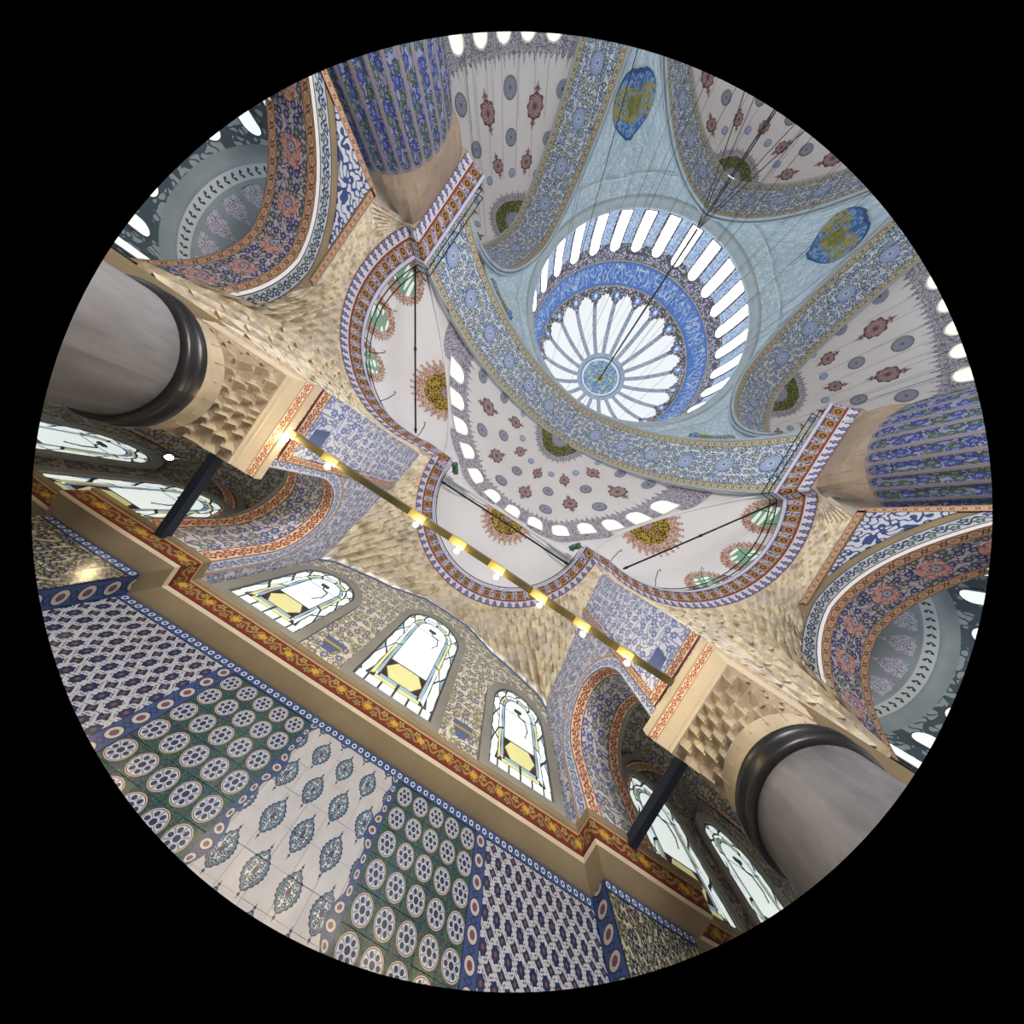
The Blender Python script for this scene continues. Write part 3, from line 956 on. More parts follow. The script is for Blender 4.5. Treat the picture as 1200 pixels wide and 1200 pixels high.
# ------------------------------------------------------------------ exedrae of the near semi-dome
def exedra(idx, label, group=None):
    C, r, tm, dist, h = EXE[idx]
    root = thing('exedra', label, 'half dome', (C[0], C[1], ZB), group=group, kind='structure')
    hw = math.acos(dist / r)
    def pt(f, e, lift=0.0):
        return (C[0] + (r - lift) * cos(e) * cos(f), C[1] + (r - lift) * cos(e) * sin(f), ZB + (h - lift) * sin(e))
    def fn(s, t):
        f = tm + hw * (2 * s - 1) * 0.999
        rc = dist / cos(f - tm)
        e = lerp(0.0, math.acos(min(1.0, rc / r)), t)
        return pt(f, e)
    V, F, U = grid(fn, 60, 20, lambda s, t: (s * 14, t * 8))
    mk('vault_shell', V, F, 'plaster_white', root, U)
    edge = [fn(i / 60, 1.0) for i in range(61)]
    m = np.array([cos(tm), sin(tm), 0.0])
    for off, rad, mt in ((-0.05, 0.10, 'plaster_white'), (0.28, 0.05, 'moulding_blue'), (0.5, 0.04, 'plaster_white')):
        path = []
        for p in edge:
            q = np.array(p) - np.array([C[0], C[1], ZB]); l = q / (np.linalg.norm(q) + 1e-9)
            path.append(tuple(np.array(p) + m * off - np.array([0, 0, 0.03])))
        V, F = tube(path, rad, 6)
        mk('edge_moulding', V, F, mt, root)
    # painted spandrel border on the front edge
    cr = math.acos(dist / r)
    # half medallion hanging from the front arch
    RM = 1.45 if idx else 1.3
    c0 = (C[0] + dist * m[0], C[1] + dist * m[1])
    perp = np.array([-m[1], m[0], 0.0])
    def md(a, b, lift):
        """a across, b into the exedra, metres along the shell"""
        x = c0[0] + perp[0] * a + m[0] * b; y = c0[1] + perp[1] * a + m[1] * b
        q = min(0.999, math.hypot(x - C[0], y - C[1]) / r)
        return (x, y, ZB + (h - lift) * sqrt(1 - q * q) - 0.0)
    def ring(r0, r1, mat, nm, us=1.0):
        V, F, U = grid(lambda s, t: md(cos(pi * s) * lerp(r0, r1, t), sin(pi * s) * lerp(r0, r1, t), 0.06), 28, 4, lambda s, t: (cos(pi * s) * lerp(r0, r1, t) * us, sin(pi * s) * lerp(r0, r1, t) * us))
        mk(nm, V, F, mat, root, U)
    ring(0.001, RM * 0.3, 'rosette_red', 'crown_rosette', 1 / (RM * 0.3))
    ring(RM * 0.3, RM, 'gold_script', 'crown_medallion')
    ring(RM, RM * 1.33, 'fringe_red', 'crown_rim')
    V, F, U = [], [], []
    for j in range(15):
        f0 = pi * (j + 0.5) / 15
        for a, q in ((-0.08, 1.31), (0.08, 1.31), (0.06, 1.40), (0.02, 1.44), (0.045, 1.5), (0.0, 1.58), (-0.045, 1.5), (-0.02, 1.44), (-0.06, 1.40)):
            V.append(md(cos(f0 + a) * q * RM, sin(f0 + a) * q * RM, 0.06)); U.append((a * 5, q * 2))
        k = len(V) - 9; F.append(tuple(range(k, k + 9)))
    mk('crown_fringe', V, F, 'fringe_red', root, U, smooth=False)
    if idx:
        sg = 1 if idx == 1 else -1
        for a0 in (163, 189, 215):
            f0 = radians(a0) if idx == 1 else radians(540 - a0)
            def fm(a, b, d, f0=f0):
                return pt(f0 + a / r, (b + 0.35) / 6.0, d + 0.02)
            # scalloped painted surround
            P = [(-1.0, 0.0)]
            for i in range(0, 15):
                a = pi - pi * i / 14
                for q in (1.0, 1.16):
                    P.append((1.0 * q * cos(a + (0.1 if q == 1.0 else 0.0)), 1.0 + 1.15 * q * max(-0.1, sin(a))))
            P.append((1.0, 0.0))
            fm2 = lambda a, b, d, fm=fm: fm(a, b + 0.9, d)
            decal('window_surround', [(a, b - 0.9) for a, b in P], fm2, 'fringe_red', root, 1.0, 0.01)
            surf_window(root, fm, 0.58, 1.7, 'glass_green', 'stone_cream', 0.06, 6)
    return root
EX = [exedra(0, 'white half dome in the middle under the near semi-dome, above the three tall windows')]
EX += [exedra(i, 'white half dome with green windows in red scalloped surrounds', 'side half domes under the near semi-dome') for i in (1, 2)]

# turned copies for the other three sides of the dome
for k in (1, 2, 3):
    a = copy_tree(arch); place(a, k)
    s = copy_tree(semi); place(s, k)
    if k == 2:
        a['label'] = 'great pointed arch painted with blue scrolls, across the dome from the tiled bay'
        s['label'] = 'white semi-dome with dark rosettes across the dome from the tiled bay'
    else:
        a['label'] = 'great pointed arch painted with blue scrolls at the side of the dome'
        s['label'] = 'grey-white semi-dome with dark rosettes beyond a fluted pier'
        a['group'] = 'great arches at the sides of the dome'; s['group'] = 'semi-domes at the sides of the dome'
    for e in EX:
        c = copy_tree(e)
        x, y = e.location[0], e.location[1] - D
        c.location = (x * cos(k * pi / 2) - y * sin(k * pi / 2), D + x * sin(k * pi / 2) + y * cos(k * pi / 2), e.location[2])
        c.rotation_euler = (0, 0, k * pi / 2)
        c['group'] = 'half domes under the other semi-domes'; c['label'] = 'white half dome below the windows of a semi-dome beyond the great piers'

# ------------------------------------------------------------------ gallery cornice round the tiled bay
ARC_L = (EXE[1][0], EXE[1][1]); ARC_M = (EXE[0][0], EXE[0][1])
PIER_END = 14.4
def half_path():
    p = [(-14.6, PIER_END), (-A_HALF, PIER_END), (-A_HALF, 9.55)]
    (cx, cy), r = ARC_L
    for i in range(41):
        a = radians(lerp(151.5, 281.5, i / 40)); p.append((cx + r * cos(a), cy + r * sin(a)))
    (mx, my), rm = ARC_M
    p.append((-rm, my + 0.02))
    for i in range(1, 25):
        a = pi + pi / 2 * i / 24; p.append((mx + rm * cos(a), my + rm * sin(a)))
    return p
hp = half_path()
plan = hp + [(-x, y) for x, y in hp[-2::-1]]
path = normals2d(plan, 1.0)
PROF = [(0.0, 13.28), (0.16, 13.72), (0.19, 13.78), (0.52, 14.3), (0.56, 14.32), (0.56, 14.5), (-0.25, 14.5)]
gc = thing('gallery_cornice', 'curving gallery cornice with blue palmettes and brown rosette blocks above the muqarnas', 'cornice', (0, -4.49, 13.28), kind='structure')
mats = [('palmette_frieze', 'palmette_frieze', 2.6), ('bead', 'cornice_bead', 1.0), ('block_frieze', 'block_frieze', 1.55), ('lip_bead', 'lip_white', 1.0), ('lip', 'lip_white', 1.0), ('walkway', 'plain_wall', 1.0)]
material('cornice_bead', '#7a4436')
for (V, F, U), (nm, mt, us) in zip(sweep(path, PROF), mats):
    mk(nm, V, F, mt, gc, [(u * us, v) for u, v in U], smooth=False)

# railing along the lip: two rails, posts and the hooked lamp brackets
def offset_path(o, z, lo=0, hi=None): return [(x + nx * o, y + ny * o, z) for x, y, nx, ny in path[lo:hi]]
rl = thing('gallery_railing', 'thin black iron railing running along the gallery cornice', 'railing', (0, -4.2, 14.5))
for z in (14.95, 15.35):
    V, F = tube(offset_path(0.42, z), 0.028, 5); mk('rail', V, F, 'iron_black', rl, smooth=False)
for i in range(2, len(path), 6):
    x, y, nx, ny = path[i]
    px, py = x + nx * 0.42, y + ny * 0.42
    V, F = tube([(px, py, 14.5), (px, py, 15.4)], 0.025, 5); mk('post', V, F, 'iron_black', rl, smooth=False)
for i in range(4, len(path), 9):
    x, y, nx, ny = path[i]
    if abs(x) < 5.5: continue
    px, py = x + nx * 0.42, y + ny * 0.42
    V, F = tube([(px + nx * q, py + ny * q, z) for q, z in ((0, 15.0), (0.5, 15.15), (0.95, 15.1), (1.1, 14.95), (1.0, 14.85))], 0.022, 5)
    mk('hook_bracket', V, F, 'iron_black', rl, smooth=False)

# tie rods across the mouths of the exedrae
for (p, q, lab, grp) in (((-4.2, -0.45, 14.62), (4.2, -0.45, 14.62), 'thin black iron tie rod across the mouth of the middle half dome', None),
                    ((-12.0, 8.75, 14.62), (-6.8, 1.0, 14.62), 'thin black iron tie rod across the mouth of a half dome with green windows', 'tie rods of the side half domes'),
                    ((12.0, 8.75, 14.62), (6.8, 1.0, 14.62), 'thin black iron tie rod across the mouth of a half dome with green windows', 'tie rods of the side half domes')):
    t = thing('tie_rod', lab, 'tie rod', p, group=grp)
    V, F = tube([p, q], 0.05, 8); mk('rod', V, F, 'iron_black', t)
    for e in (0.02, 0.5, 0.98):
        c = lerp3(p, q, e); d = np.array(q) - np.array(p); d = d / np.linalg.norm(d) * 0.08
        V, F = tube([tuple(np.array(c) - d), tuple(np.array(c) + d)], 0.075, 8); mk('collar', V, F, 'iron_black', t)

# round green floodlights on the gallery corners
for sx in (-1, 1):
    x0, y0, z0 = sx * 4.15, 0.62, 14.5
    t = thing('floodlight', 'round green floodlight on a bracket at the end of the middle half dome', 'lamp', (x0, y0, z0), group='floodlights of the middle half dome')
    V, F = join(tube([(x0, y0, 14.5), (x0, y0, 15.05)], 0.03, 6), tube([(x0, y0, 15.05), (x0 - sx * 0.25, y0 - 0.15, 15.3)], 0.03, 6), tube([(x0 - sx * 0.05, y0 + 0.3, 15.05), (x0 - sx * 0.05, y0 - 0.35, 15.05)], 0.025, 6))
    mk('bracket', V, F, 'iron_black', t)
    V, F = tube([(x0 + sx * 0.10, y0 - 0.1, 15.36), (x0 - sx * 0.03, y0 + 0.02, 15.42), (x0 - sx * 0.08, y0 + 0.06, 15.44)], 0.36, 18)
    mk('lamp_housing', V, F, 'lamp_green', t)

# ------------------------------------------------------------------ muqarnas
def muq_field(root, bot, top, tiers, counts, name='niche', mat='muqarnas', n=6, ease=1.0, void=None, deep=0.7, back=0.6, convex=False, xmin=0.0):
    """tiers of small hollow niches between a lower and an upper curve; void = plan centre of the open side"""
    def P(s, t): return lerp3(bot(s), top(s), t ** ease)
    def away(p):
        dx, dy = p[0] - void[0], p[1] - void[1]; l = math.hypot(dx, dy) + 1e-6
        k = -1.0 if convex else 1.0
        return dx / l * k, dy / l * k
    for k in range(tiers):
        t0, t1 = k / tiers, (k + 1) / tiers
        c = counts[k] if isinstance(counts, (list, tuple)) else counts
        sh = 0.5 if k % 2 else 0.0
        for i in range(-1 if sh else 0, c):
            s0, s1 = max(0.0, (i + sh) / c), min(1.0, (i + 1 + sh) / c)
            if s1 - s0 < 0.2 / c: continue
            sm = (s0 + s1) / 2
            size = math.dist(P(s0, t0), P(s1, t0)); rise = math.dist(P(sm, t0), P(sm, t1))
            if rise < 0.06: continue
            dp = deep * min(size, rise * 1.2, 1.0)
            V, F = [], []
            for jb in range(n + 1):
                b = jb / n
                for ja in range(n + 1):
                    a = 2 * ja / n - 1
                    s = lerp(s0, s1, ja / n)
                    g = 1 - sqrt(max(0.0, 1 - b * b))
                    w = max(0.0, 1 - abs(a) ** 2.2)
                    q = lerp(b, g, w)
                    lo = P(s, t0); hi = P(s, t1)
                    ax, ay = away(lerp3(lo, hi, q))
                    h = dp * w * sqrt(max(0.0, 1 - b ** 2.5)) * (0.35 + 0.65 * min(1.0, b * 2.5))
                    z = lerp(lo[2], hi[2], b) - 0.22 * rise * (1 - w) ** 2 * (1 - b)
                    x = lerp(lo[0], hi[0], q) + ax * h
                    if abs(x) < xmin: x = math.copysign(xmin, x)
                    V.append((x, lerp(lo[1], hi[1], q) + ay * h, z))
            for jb in range(n):
                for ja in range(n):
                    q = jb * (n + 1) + ja; F.append((q, q + 1, q + n + 2, q + n + 1))
            mk(name, V, F, mat, root, smooth=False)
    if back:
        def bk(s, t):
            p = P(s, t); ax, ay = away(p); x = p[0] + ax * back
            if abs(x) < xmin + 0.04 and xmin: x = math.copysign(xmin + 0.04, x)
            return (x, p[1] + ay * back, p[2] + 0.15)
        V, F, U = grid(bk, 40, 8)
        mk('backing', V, F, mat, root)

BACK_EDGE = [(0.0, 13.1), (1.2, 13.05), (2.0, 12.55), (2.7, 12.1), (3.4, 11.95), (4.2, 11.6), (5.0, 11.25), (X_BAY, 10.7)]
SIDE_EDGE = [(Y_WALL, 10.7), (-4.6, 11.3), (-3.9, 11.45), (-3.1, 11.9), (-2.4, 12.1), (-1.7, 12.6), (-0.9, 12.85), (0.1, 13.15)]
for sx in (-1, 1):
    (cx, cy), r = ARC_L
    root = thing('muqarnas', 'stepped honeycomb of cream muqarnas niches rising from a column to a side half dome', 'muqarnas', (sx * 9.0, 2.0, 6.1), group='muqarnas under the side half domes', kind='structure')
    B1 = [(0.0, (-5.4, 0.2, 13.1)), (0.10, (-5.38, 0.08, 9.6)), (0.2, (-5.38, 0.06, 6.02)), (0.36, (-7.66, 0.06, 6.02)), (0.46, (-X_SIDE, 0.3, 7.5)), (0.52, (-X_SIDE, 1.1, 9.2)),
          (0.62, (-X_SIDE, 2.5, 10.8)), (0.70, (-X_SIDE, 3.9, 11.35)), (0.88, (-X_SIDE, 8.2, 11.45)), (1.0, (-12.1, 9.5, 13.2))]
    def bot(s, sx=sx):
        p = polyat(B1, s); return (-sx * p[0] * -1 if sx > 0 else p[0], p[1], p[2]) if False else ((p[0], p[1], p[2]) if sx < 0 else (-p[0], p[1], p[2]))
    def top(s, sx=sx):
        a = radians(lerp(281.5, 151.5, s)); x, y = cx + r * cos(a), cy + r * sin(a)
        return (x if sx < 0 else -x, y, 13.32)
    muq_field(root, bot, top, 9, [30, 29, 28, 27, 26, 26, 25, 25, 25], void=(cx if sx < 0 else -cx, cy), xmin=5.37)
    root = thing('muqarnas', 'small corner of cream muqarnas niches between the tall windows and the middle half dome', 'muqarnas', (sx * 4.0, -4.5, 10.7), group='corner muqarnas of the tiled bay', kind='structure')
    ed = [(0.0, 0)]
    pts = [(-x, Y_WALL, z) for x, z in BACK_EDGE] + [(-X_BAY, y, z) for y, z in SIDE_EDGE[1:]]
    L = arclen(pts); B2 = [(l / L[-1], p) for l, p in zip(L, pts)]
    (mx, my), rm = ARC_M
    def bot2(s, sx=sx):
        p = polyat(B2, s); return (p[0] if sx < 0 else -p[0], p[1], p[2])
    def top2(s, sx=sx):
        a = lerp(1.5 * pi, pi, s); x, y = mx + rm * cos(a), my + rm * sin(a)
        return (x if sx < 0 else -x, y, 13.32)
    muq_field(root, bot2, top2, 8, [20, 20, 19, 18, 18, 17, 17, 17], void=(0.0, my))

# ------------------------------------------------------------------ back wall of the bay
wall = thing('wall_back', 'tiled back wall of the bay with three tall stained glass windows', 'wall', (0, Y_WALL, -CZ), kind='structure')
def wy(a, b, d): return (a, Y_WALL + d, b)
# painted upper wall with its stepped top edge
top_e = [(-x, z) for x, z in BACK_EDGE[::-1]] + [(x, z) for x, z in BACK_EDGE[1:]]
V, F, U = [], [], []
for x, z in top_e:
    V += [(x, Y_WALL, 5.6), (x, Y_WALL, z)]; U += [(x, 5.6), (x, z)]
F = [(2 * i, 2 * i + 2, 2 * i + 3, 2 * i + 1) for i in range(len(top_e) - 1)]
mk('painted_wall', V, F, 'wall_floral', wall, U, smooth=False)
V, F = tube([(x, Y_WALL + 0.02, z - 0.12) for x, z in top_e], 0.05, 4)
mk('painted_border', V, F, 'vase_ink', wall, smooth=False)
# lower wall behind the tiles
V, F = box_vf((-5.65, Y_WALL - 0.4, -CZ), (5.65, Y_WALL - 0.02, 5.6)); mk('lower_wall', V, F, 'plain_wall', wall, smooth=False)

# ---- stained glass windows
def outline(hw, h, i, n=10):
    """arched outline inset by i, from the lower left corner round to the lower right"""
    w = hw - i
    p = [(-w, lerp(i, h - hw, q / n)) for q in range(n)]
    p += [(-w * cos(pi * q / (2 * n)), h - hw + w * sin(pi * q / (2 * n))) for q in range(2 * n)]
    p += [(w, lerp(h - hw, i, q / n)) for q in range(n + 1)]
    return p
WN = [0]
def stained(fmap, hw, h, label, base, lead=0.042, group=None):
    WN[0] += 1
    root = thing('window_%d' % WN[0], label, 'window', base, group=group, kind='structure')
    n = 10
    O = lambda i: outline(hw, h, i, n)
    def ring(i0, i1, d0, d1, mat, nm):
        a, b = O(i0), O(i1)
        V = [fmap(x, y, d1) for x, y in a] + [fmap(x, y, d1) for x, y in b] + [fmap(x, y, d0) for x, y in a] + [fmap(x, y, d0) for x, y in b]
        m = len(a); F = []
        for q in range(m):
            r = (q + 1) % m
            F += [(q, r, r + m, q + m), (q + m, r + m, r + 3 * m, q + 3 * m), (q, r, r + 2 * m, q + 2 * m)]
        return mk(nm, V, F, mat, root, smooth=False)
    ring(-0.30, -0.02, 0.0, 0.10, 'stone_grey', 'stone_surround')
    V, F = tube([fmap(x, y, 0.06) for x, y in O(-0.26)], 0.035, 4); mk('painted_line', V, F, 'iron_black', root, smooth=False)
    V, F = prism(O(-0.05), fmap, 0.01, 0.035); mk('lead_came', V, F, 'lead', root, smooth=False)
    def pane(poly, mat, lift=0.05):
        cx = sum(p[0] for p in poly) / len(poly); cy = sum(p[1] for p in poly) / len(poly)
        q = []
        for x, y in poly:
            l = math.hypot(x - cx, y - cy) + 1e-6; k = max(0.3, 1 - lead / l)
            q.append((cx + (x - cx) * k, cy + (y - cy) * k))
        V, F = prism(q, fmap, 0.02, lift); mk('pane', V, F, mat, root, smooth=False)
    W = hw
    i1, i2, i3, i4 = 0.02, 0.27 * W, 0.36 * W, 0.46 * W
    m = 4 * n + 1
    # outer ring of clear lozenges, pointed towards each other
    a, b = O(i1), O(i2)
    step = 4
    for q in range(0, m - 1, step):
        r = min(q + step, m - 1); md = (q + r) // 2
        am, bm = lerp(0, 1, 0.5), 0.5
        z0 = (lerp(a[q][0], b[q][0], 0.5), lerp(a[q][1], b[q][1], 0.5)); z1 = (lerp(a[r][0], b[r][0], 0.5), lerp(a[r][1], b[r][1], 0.5))
        q1, r1 = min(q + 1, r), max(r - 1, q)
        pane([z0, a[q1], a[md], a[r1], z1, b[r1], b[md], b[q1]], 'glass_day')
        if q + step < m - 1:
            e = [(lerp(a[r][0], a[r - 1][0], 0.8), lerp(a[r][1], a[r - 1][1], 0.8)), a[r], (lerp(a[r][0], a[r + 1][0], 0.8), lerp(a[r][1], a[r + 1][1], 0.8)), z1]
            pane(e, 'glass_blue')
            e = [(lerp(b[r][0], b[r - 1][0], 0.8), lerp(b[r][1], b[r - 1][1], 0.8)), b[r], (lerp(b[r][0], b[r + 1][0], 0.8), lerp(b[r][1], b[r + 1][1], 0.8)), z1]
            pane(e, 'glass_day')
    nb = 4
    for q in range(nb):
        x0, x1 = lerp(-W + i2, W - i2, q / nb), lerp(-W + i2, W - i2, (q + 1) / nb)
        pane([(x0, i1), (x1, i1), (x1, i2), (x0, i2)], 'glass_day')
    for sg in (-1, 1):
        pane([(sg * (W - i1), i1), (sg * (W - i2), i1), (sg * (W - i2), i2), (sg * (W - i1), i2)], 'glass_day')
    # coloured frames
    for (j0, j1, mt, stp) in ((i2, i3, 'glass_yellow', 5), (i3, i4, 'glass_blue', 5)):
        a, b = O(j0), O(j1)
        for k, q in enumerate(range(0, m - 1, stp)):
            r = min(q + stp, m - 1); md = (q + r) // 2
            pane([a[q], a[md], a[r], b[r], b[md], b[q]], mt if k % 2 == 0 or mt == 'glass_blue' else 'glass_day')
        for q in range(2):
            x0, x1 = lerp(-W + j1, W - j1, q / 2), lerp(-W + j1, W - j1, (q + 1) / 2)
            pane([(x0, j0), (x1, j0), (x1, j1), (x0, j1)], mt)
        for sg in (-1, 1):
            pane([(sg * (W - j0), j0), (sg * (W - j1), j0), (sg * (W - j1), j1), (sg * (W - j0), j1)], 'glass_red' if mt == 'glass_yellow' else 'glass_day', 0.055)
    # centre: yellow cartouche with red corners, tall clear field above
    w = W - i4; yb = i4; yc = yb + w * 1.15
    x0 = w * 0.62
    pane([(-w, (yb + yc) / 2), (-x0, yb), (x0, yb), (w, (yb + yc) / 2), (x0, yc), (-x0, yc)], 'glass_yellow')
    for sx_ in (-1, 1):
        pane([(sx_ * w, yb), (sx_ * x0, yb), (sx_ * w, (yb + yc) / 2)], 'glass_red')
        pane([(sx_ * w, yc), (sx_ * x0, yc), (sx_ * w, (yb + yc) / 2)], 'glass_red')
    c = outline(hw, h, i4, n)
    ub = [p for p in c if p[1] > yc]
    ym = h - hw - 0.1
    pane([(-w, yc), (-w, ym), (w, ym), (w, yc)], 'glass_day')
    pane([(-w, ym)] + [p for p in c if p[1] > ym] + [(w, ym)], 'glass_day')
    V, F = tube([fmap(x, y, 0.06) for x, y in ((-w * 0.1, ym + 0.25 * w), (w * 0.15, ym - 0.05), (w * 0.5, ym - 0.1), (w * 0.62, ym - 0.45), (w * 0.4, ym - 0.75))], 0.025, 4); mk('lead_curl', V, F, 'lead', root, smooth=False)
    V, F = tube([fmap(x, y, 0.06) for x, y in ((-w * 0.3, ym + 0.3 * w), (w * 0.2, ym + 0.3 * w))], 0.06, 5); mk('lead_flower', V, F, 'lead', root, smooth=False)
    return root
for xc, hw, z0, h, lab, grp in ((0.0, 1.16, 6.85, 4.85, 'tallest arched stained glass window, in the middle of the tiled back wall', None),
                           (-3.95, 0.99, 6.85, 3.35, 'shorter arched stained glass window flanking the tallest one on the tiled wall', 'side windows of the tiled wall'),
                           (3.95, 0.99, 6.85, 3.35, 'shorter arched stained glass window flanking the tallest one on the tiled wall', 'side windows of the tiled wall')):
    stained(lambda a, b, d, xc=xc, z0=z0: (xc + a, Y_WALL + d, z0 + b), hw, h, lab, (xc, Y_WALL, z0), group=grp)
# painted vases between the windows
for sx in (-1, 1):
    x0 = sx * 2.1
    P = [(-0.16, 0), (0.16, 0), (0.12, 0.06), (0.26, 0.22), (0.32, 0.5), (-0.32, 0.5), (-0.26, 0.22), (-0.12, 0.06)]
    c = (0, 0.3)
    fm = lambda a, b, d, x0=x0: (x0 + a, Y_WALL + d, 7.35 + b)
    decal('painted_vase', [(a - c[0], b - c[1]) for a, b in P], fm, 'vase_ink', wall, 1.0, 0.012)
    V, F = prism([(x0 - 0.29, 7.3), (x0 + 0.29, 7.3), (x0 + 0.27, 7.38), (x0 - 0.27, 7.38)], wy, 0.0, 0.02); mk('vase_band', V, F, 'vase_yellow', wall, smooth=False)

# ---- wall cornice: stone cove, red painted band, plain cap; steps forward over the two pilasters
Y_PIL, X_PIL0, X_PIL1 = -5.08, 5.62, 7.75
cpl = [(-22.0, Y_WALL), (-X_PIL1, Y_WALL), (-X_PIL1, Y_PIL), (-X_PIL0, Y_PIL), (-X_PIL0, Y_WALL), (X_PIL0, Y_WALL), (X_PIL0, Y_PIL), (X_PIL1, Y_PIL), (X_PIL1, Y_WALL), (22.0, Y_WALL)]
def dense(p, step=0.6):
    o = [p[0]]
    for a, b in zip(p, p[1:]):
        k = max(1, int(math.dist(a, b) / step))
        for i in range(1, k + 1): o.append((lerp(a[0], b[0], i / k), lerp(a[1], b[1], i / k)))
    return o
wc = thing('wall_cornice', 'stone cornice with a red and gold leaf band running above the wall tiles', 'cornice', (0, Y_WALL, 5.5), kind='structure')
wp = normals2d(cpl, 1.0)
WPROF = [(0.02, 5.48)] + [(0.06 + 0.31 * q, 5.485 + 0.05 * sin(pi / 2 * q) + 0.09 * q ** 2) for q in [j / 11 for j in range(12)]] + [(0.39, 5.65), (0.41, 5.68), (0.43, 6.06), (0.47, 6.09), (0.47, 6.2), (-0.05, 6.22)]
segs = sweep(wp, WPROF)
for i, (nm, mt, ks) in enumerate((('cove', 'stone_warm', range(0, 12)), ('fillet', 'stone_cream', (12, 13)), ('leaf_band', 'cornice_red', (14,)), ('cap', 'stone_warm', (15, 16, 17)))):
    V, F, U = [], [], []
    for k in ks:
        v, f, u = segs[k]; q = len(V); V += v; F += [tuple(j + q for j in g) for g in f]; U += [(a * 1.35, b) for a, b in u]
    mk(nm, V, F, mt, wc, U, smooth=False)

# ---- pilasters flanking the bay
pil = {}
for sx in (-1, 1):
    p = thing('pilaster', 'tiled wall pilaster standing opposite a marble column', 'pilaster', (sx * 6.7, Y_PIL, -CZ), group='tiled pilasters of the bay', kind='structure')
    V, F = box_vf((min(sx * X_PIL0, sx * X_PIL1), Y_WALL - 0.4, -CZ), (max(sx * X_PIL0, sx * X_PIL1), Y_PIL - 0.02, 5.6)); mk('core', V, F, 'plain_wall', p, smooth=False)
    pil[sx] = p

# ---- glazed tiles, each its own piece
TS = PITCH
def tile_mesh(name, mat, w, h, t=0.016, bev=0.003):
    V = [(-w / 2, 0, 0), (w / 2, 0, 0), (w / 2, 0, h), (-w / 2, 0, h), (-w / 2, t - bev, 0), (w / 2, t - bev, 0), (w / 2, t - bev, h), (-w / 2, t - bev, h),
         (-w / 2 + bev, t, bev), (w / 2 - bev, t, bev), (w / 2 - bev, t, h - bev), (-w / 2 + bev, t, h - bev)]
    F = [(0, 1, 5, 4), (1, 2, 6, 5), (2, 3, 7, 6), (3, 0, 4, 7), (4, 5, 9, 8), (5, 6, 10, 9), (6, 7, 11, 10), (7, 4, 8, 11), (8, 9, 10, 11)]
    me = bpy.data.meshes.new(name); me.from_pydata(V, [], [f[::-1] for f in F]); me.materials.append(MATS[mat]); me.update()
    return me
def put_tile(me, parent, X, Y, Z):
    o = bpy.data.objects.new('tile', me); COL.objects.link(o); o.parent = parent
    po = ORIG[parent.name]
    o.location = (-X - po[0], Y + RND.uniform(-0.003, 0.003) - po[1], Z + CZ - po[2])
    o.rotation_euler = (RND.uniform(-0.006, 0.006), 0, RND.uniform(-0.008, 0.008))
    return o
G = 0.002
t_round = tile_mesh('tile_roundel', 'tile_roundel', TS - G, TS - G)
t_drop = tile_mesh('tile_drop', 'tile_drop', TS - G, TS - G)
t_half = tile_mesh('tile_drop_narrow', 'tile_drop', 0.135, TS - G, 0.013)
t_lat = tile_mesh('tile_lattice', 'tile_lattice', TS - G, TS - G)
t_leaf = tile_mesh('tile_leaf', 'tile_leaf', TS - G, TS - G)
ROW0 = 5.14 + TS / 2 - TS              # lower edge of the first full roundel row
def visible(X, Y, Z): return math.hypot(X, Y) / max(Z, 0.1) < 1.95
for sx in (-1, 1):
    for c in range(5):
        X = sx * (1.215 + 0.179 - 0.179 + c * TS)
        for r in range(8):
            Z = ROW0 - r * TS
            if visible(X, Y_WALL, Z + TS): put_tile(t_round, wall, X, Y_WALL, Z)
    for c in range(7):
        X = sx * (3.27 + c * TS)
        if abs(X) > 5.5: continue
        for r in range(8):
            Z = ROW0 - r * TS
            if visible(X, Y_WALL, Z + TS): put_tile(t_lat, wall, X, Y_WALL, Z)
    for c in range(6):
        X = sx * (X_PIL0 + 0.18 + c * TS)
        if abs(X) > X_PIL1: continue
        for r in range(6):
            Z = ROW0 - r * TS
            if visible(X, Y_PIL, Z + TS): put_tile(t_leaf, pil[sx], X, Y_PIL, Z)
for sx in (-1, 1):
    for r in range(8):
        Z = 5.04 - r * TS
        if visible(sx * 0.96, Y_WALL, Z + TS): put_tile(t_half, wall, sx * 0.962, Y_WALL, Z)
for c in range(-2, 3):
    for r in range(8):
        Z = 5.04 - r * TS
        if visible(c * TS, Y_WALL, Z + TS): put_tile(t_drop, wall, c * TS, Y_WALL, Z)
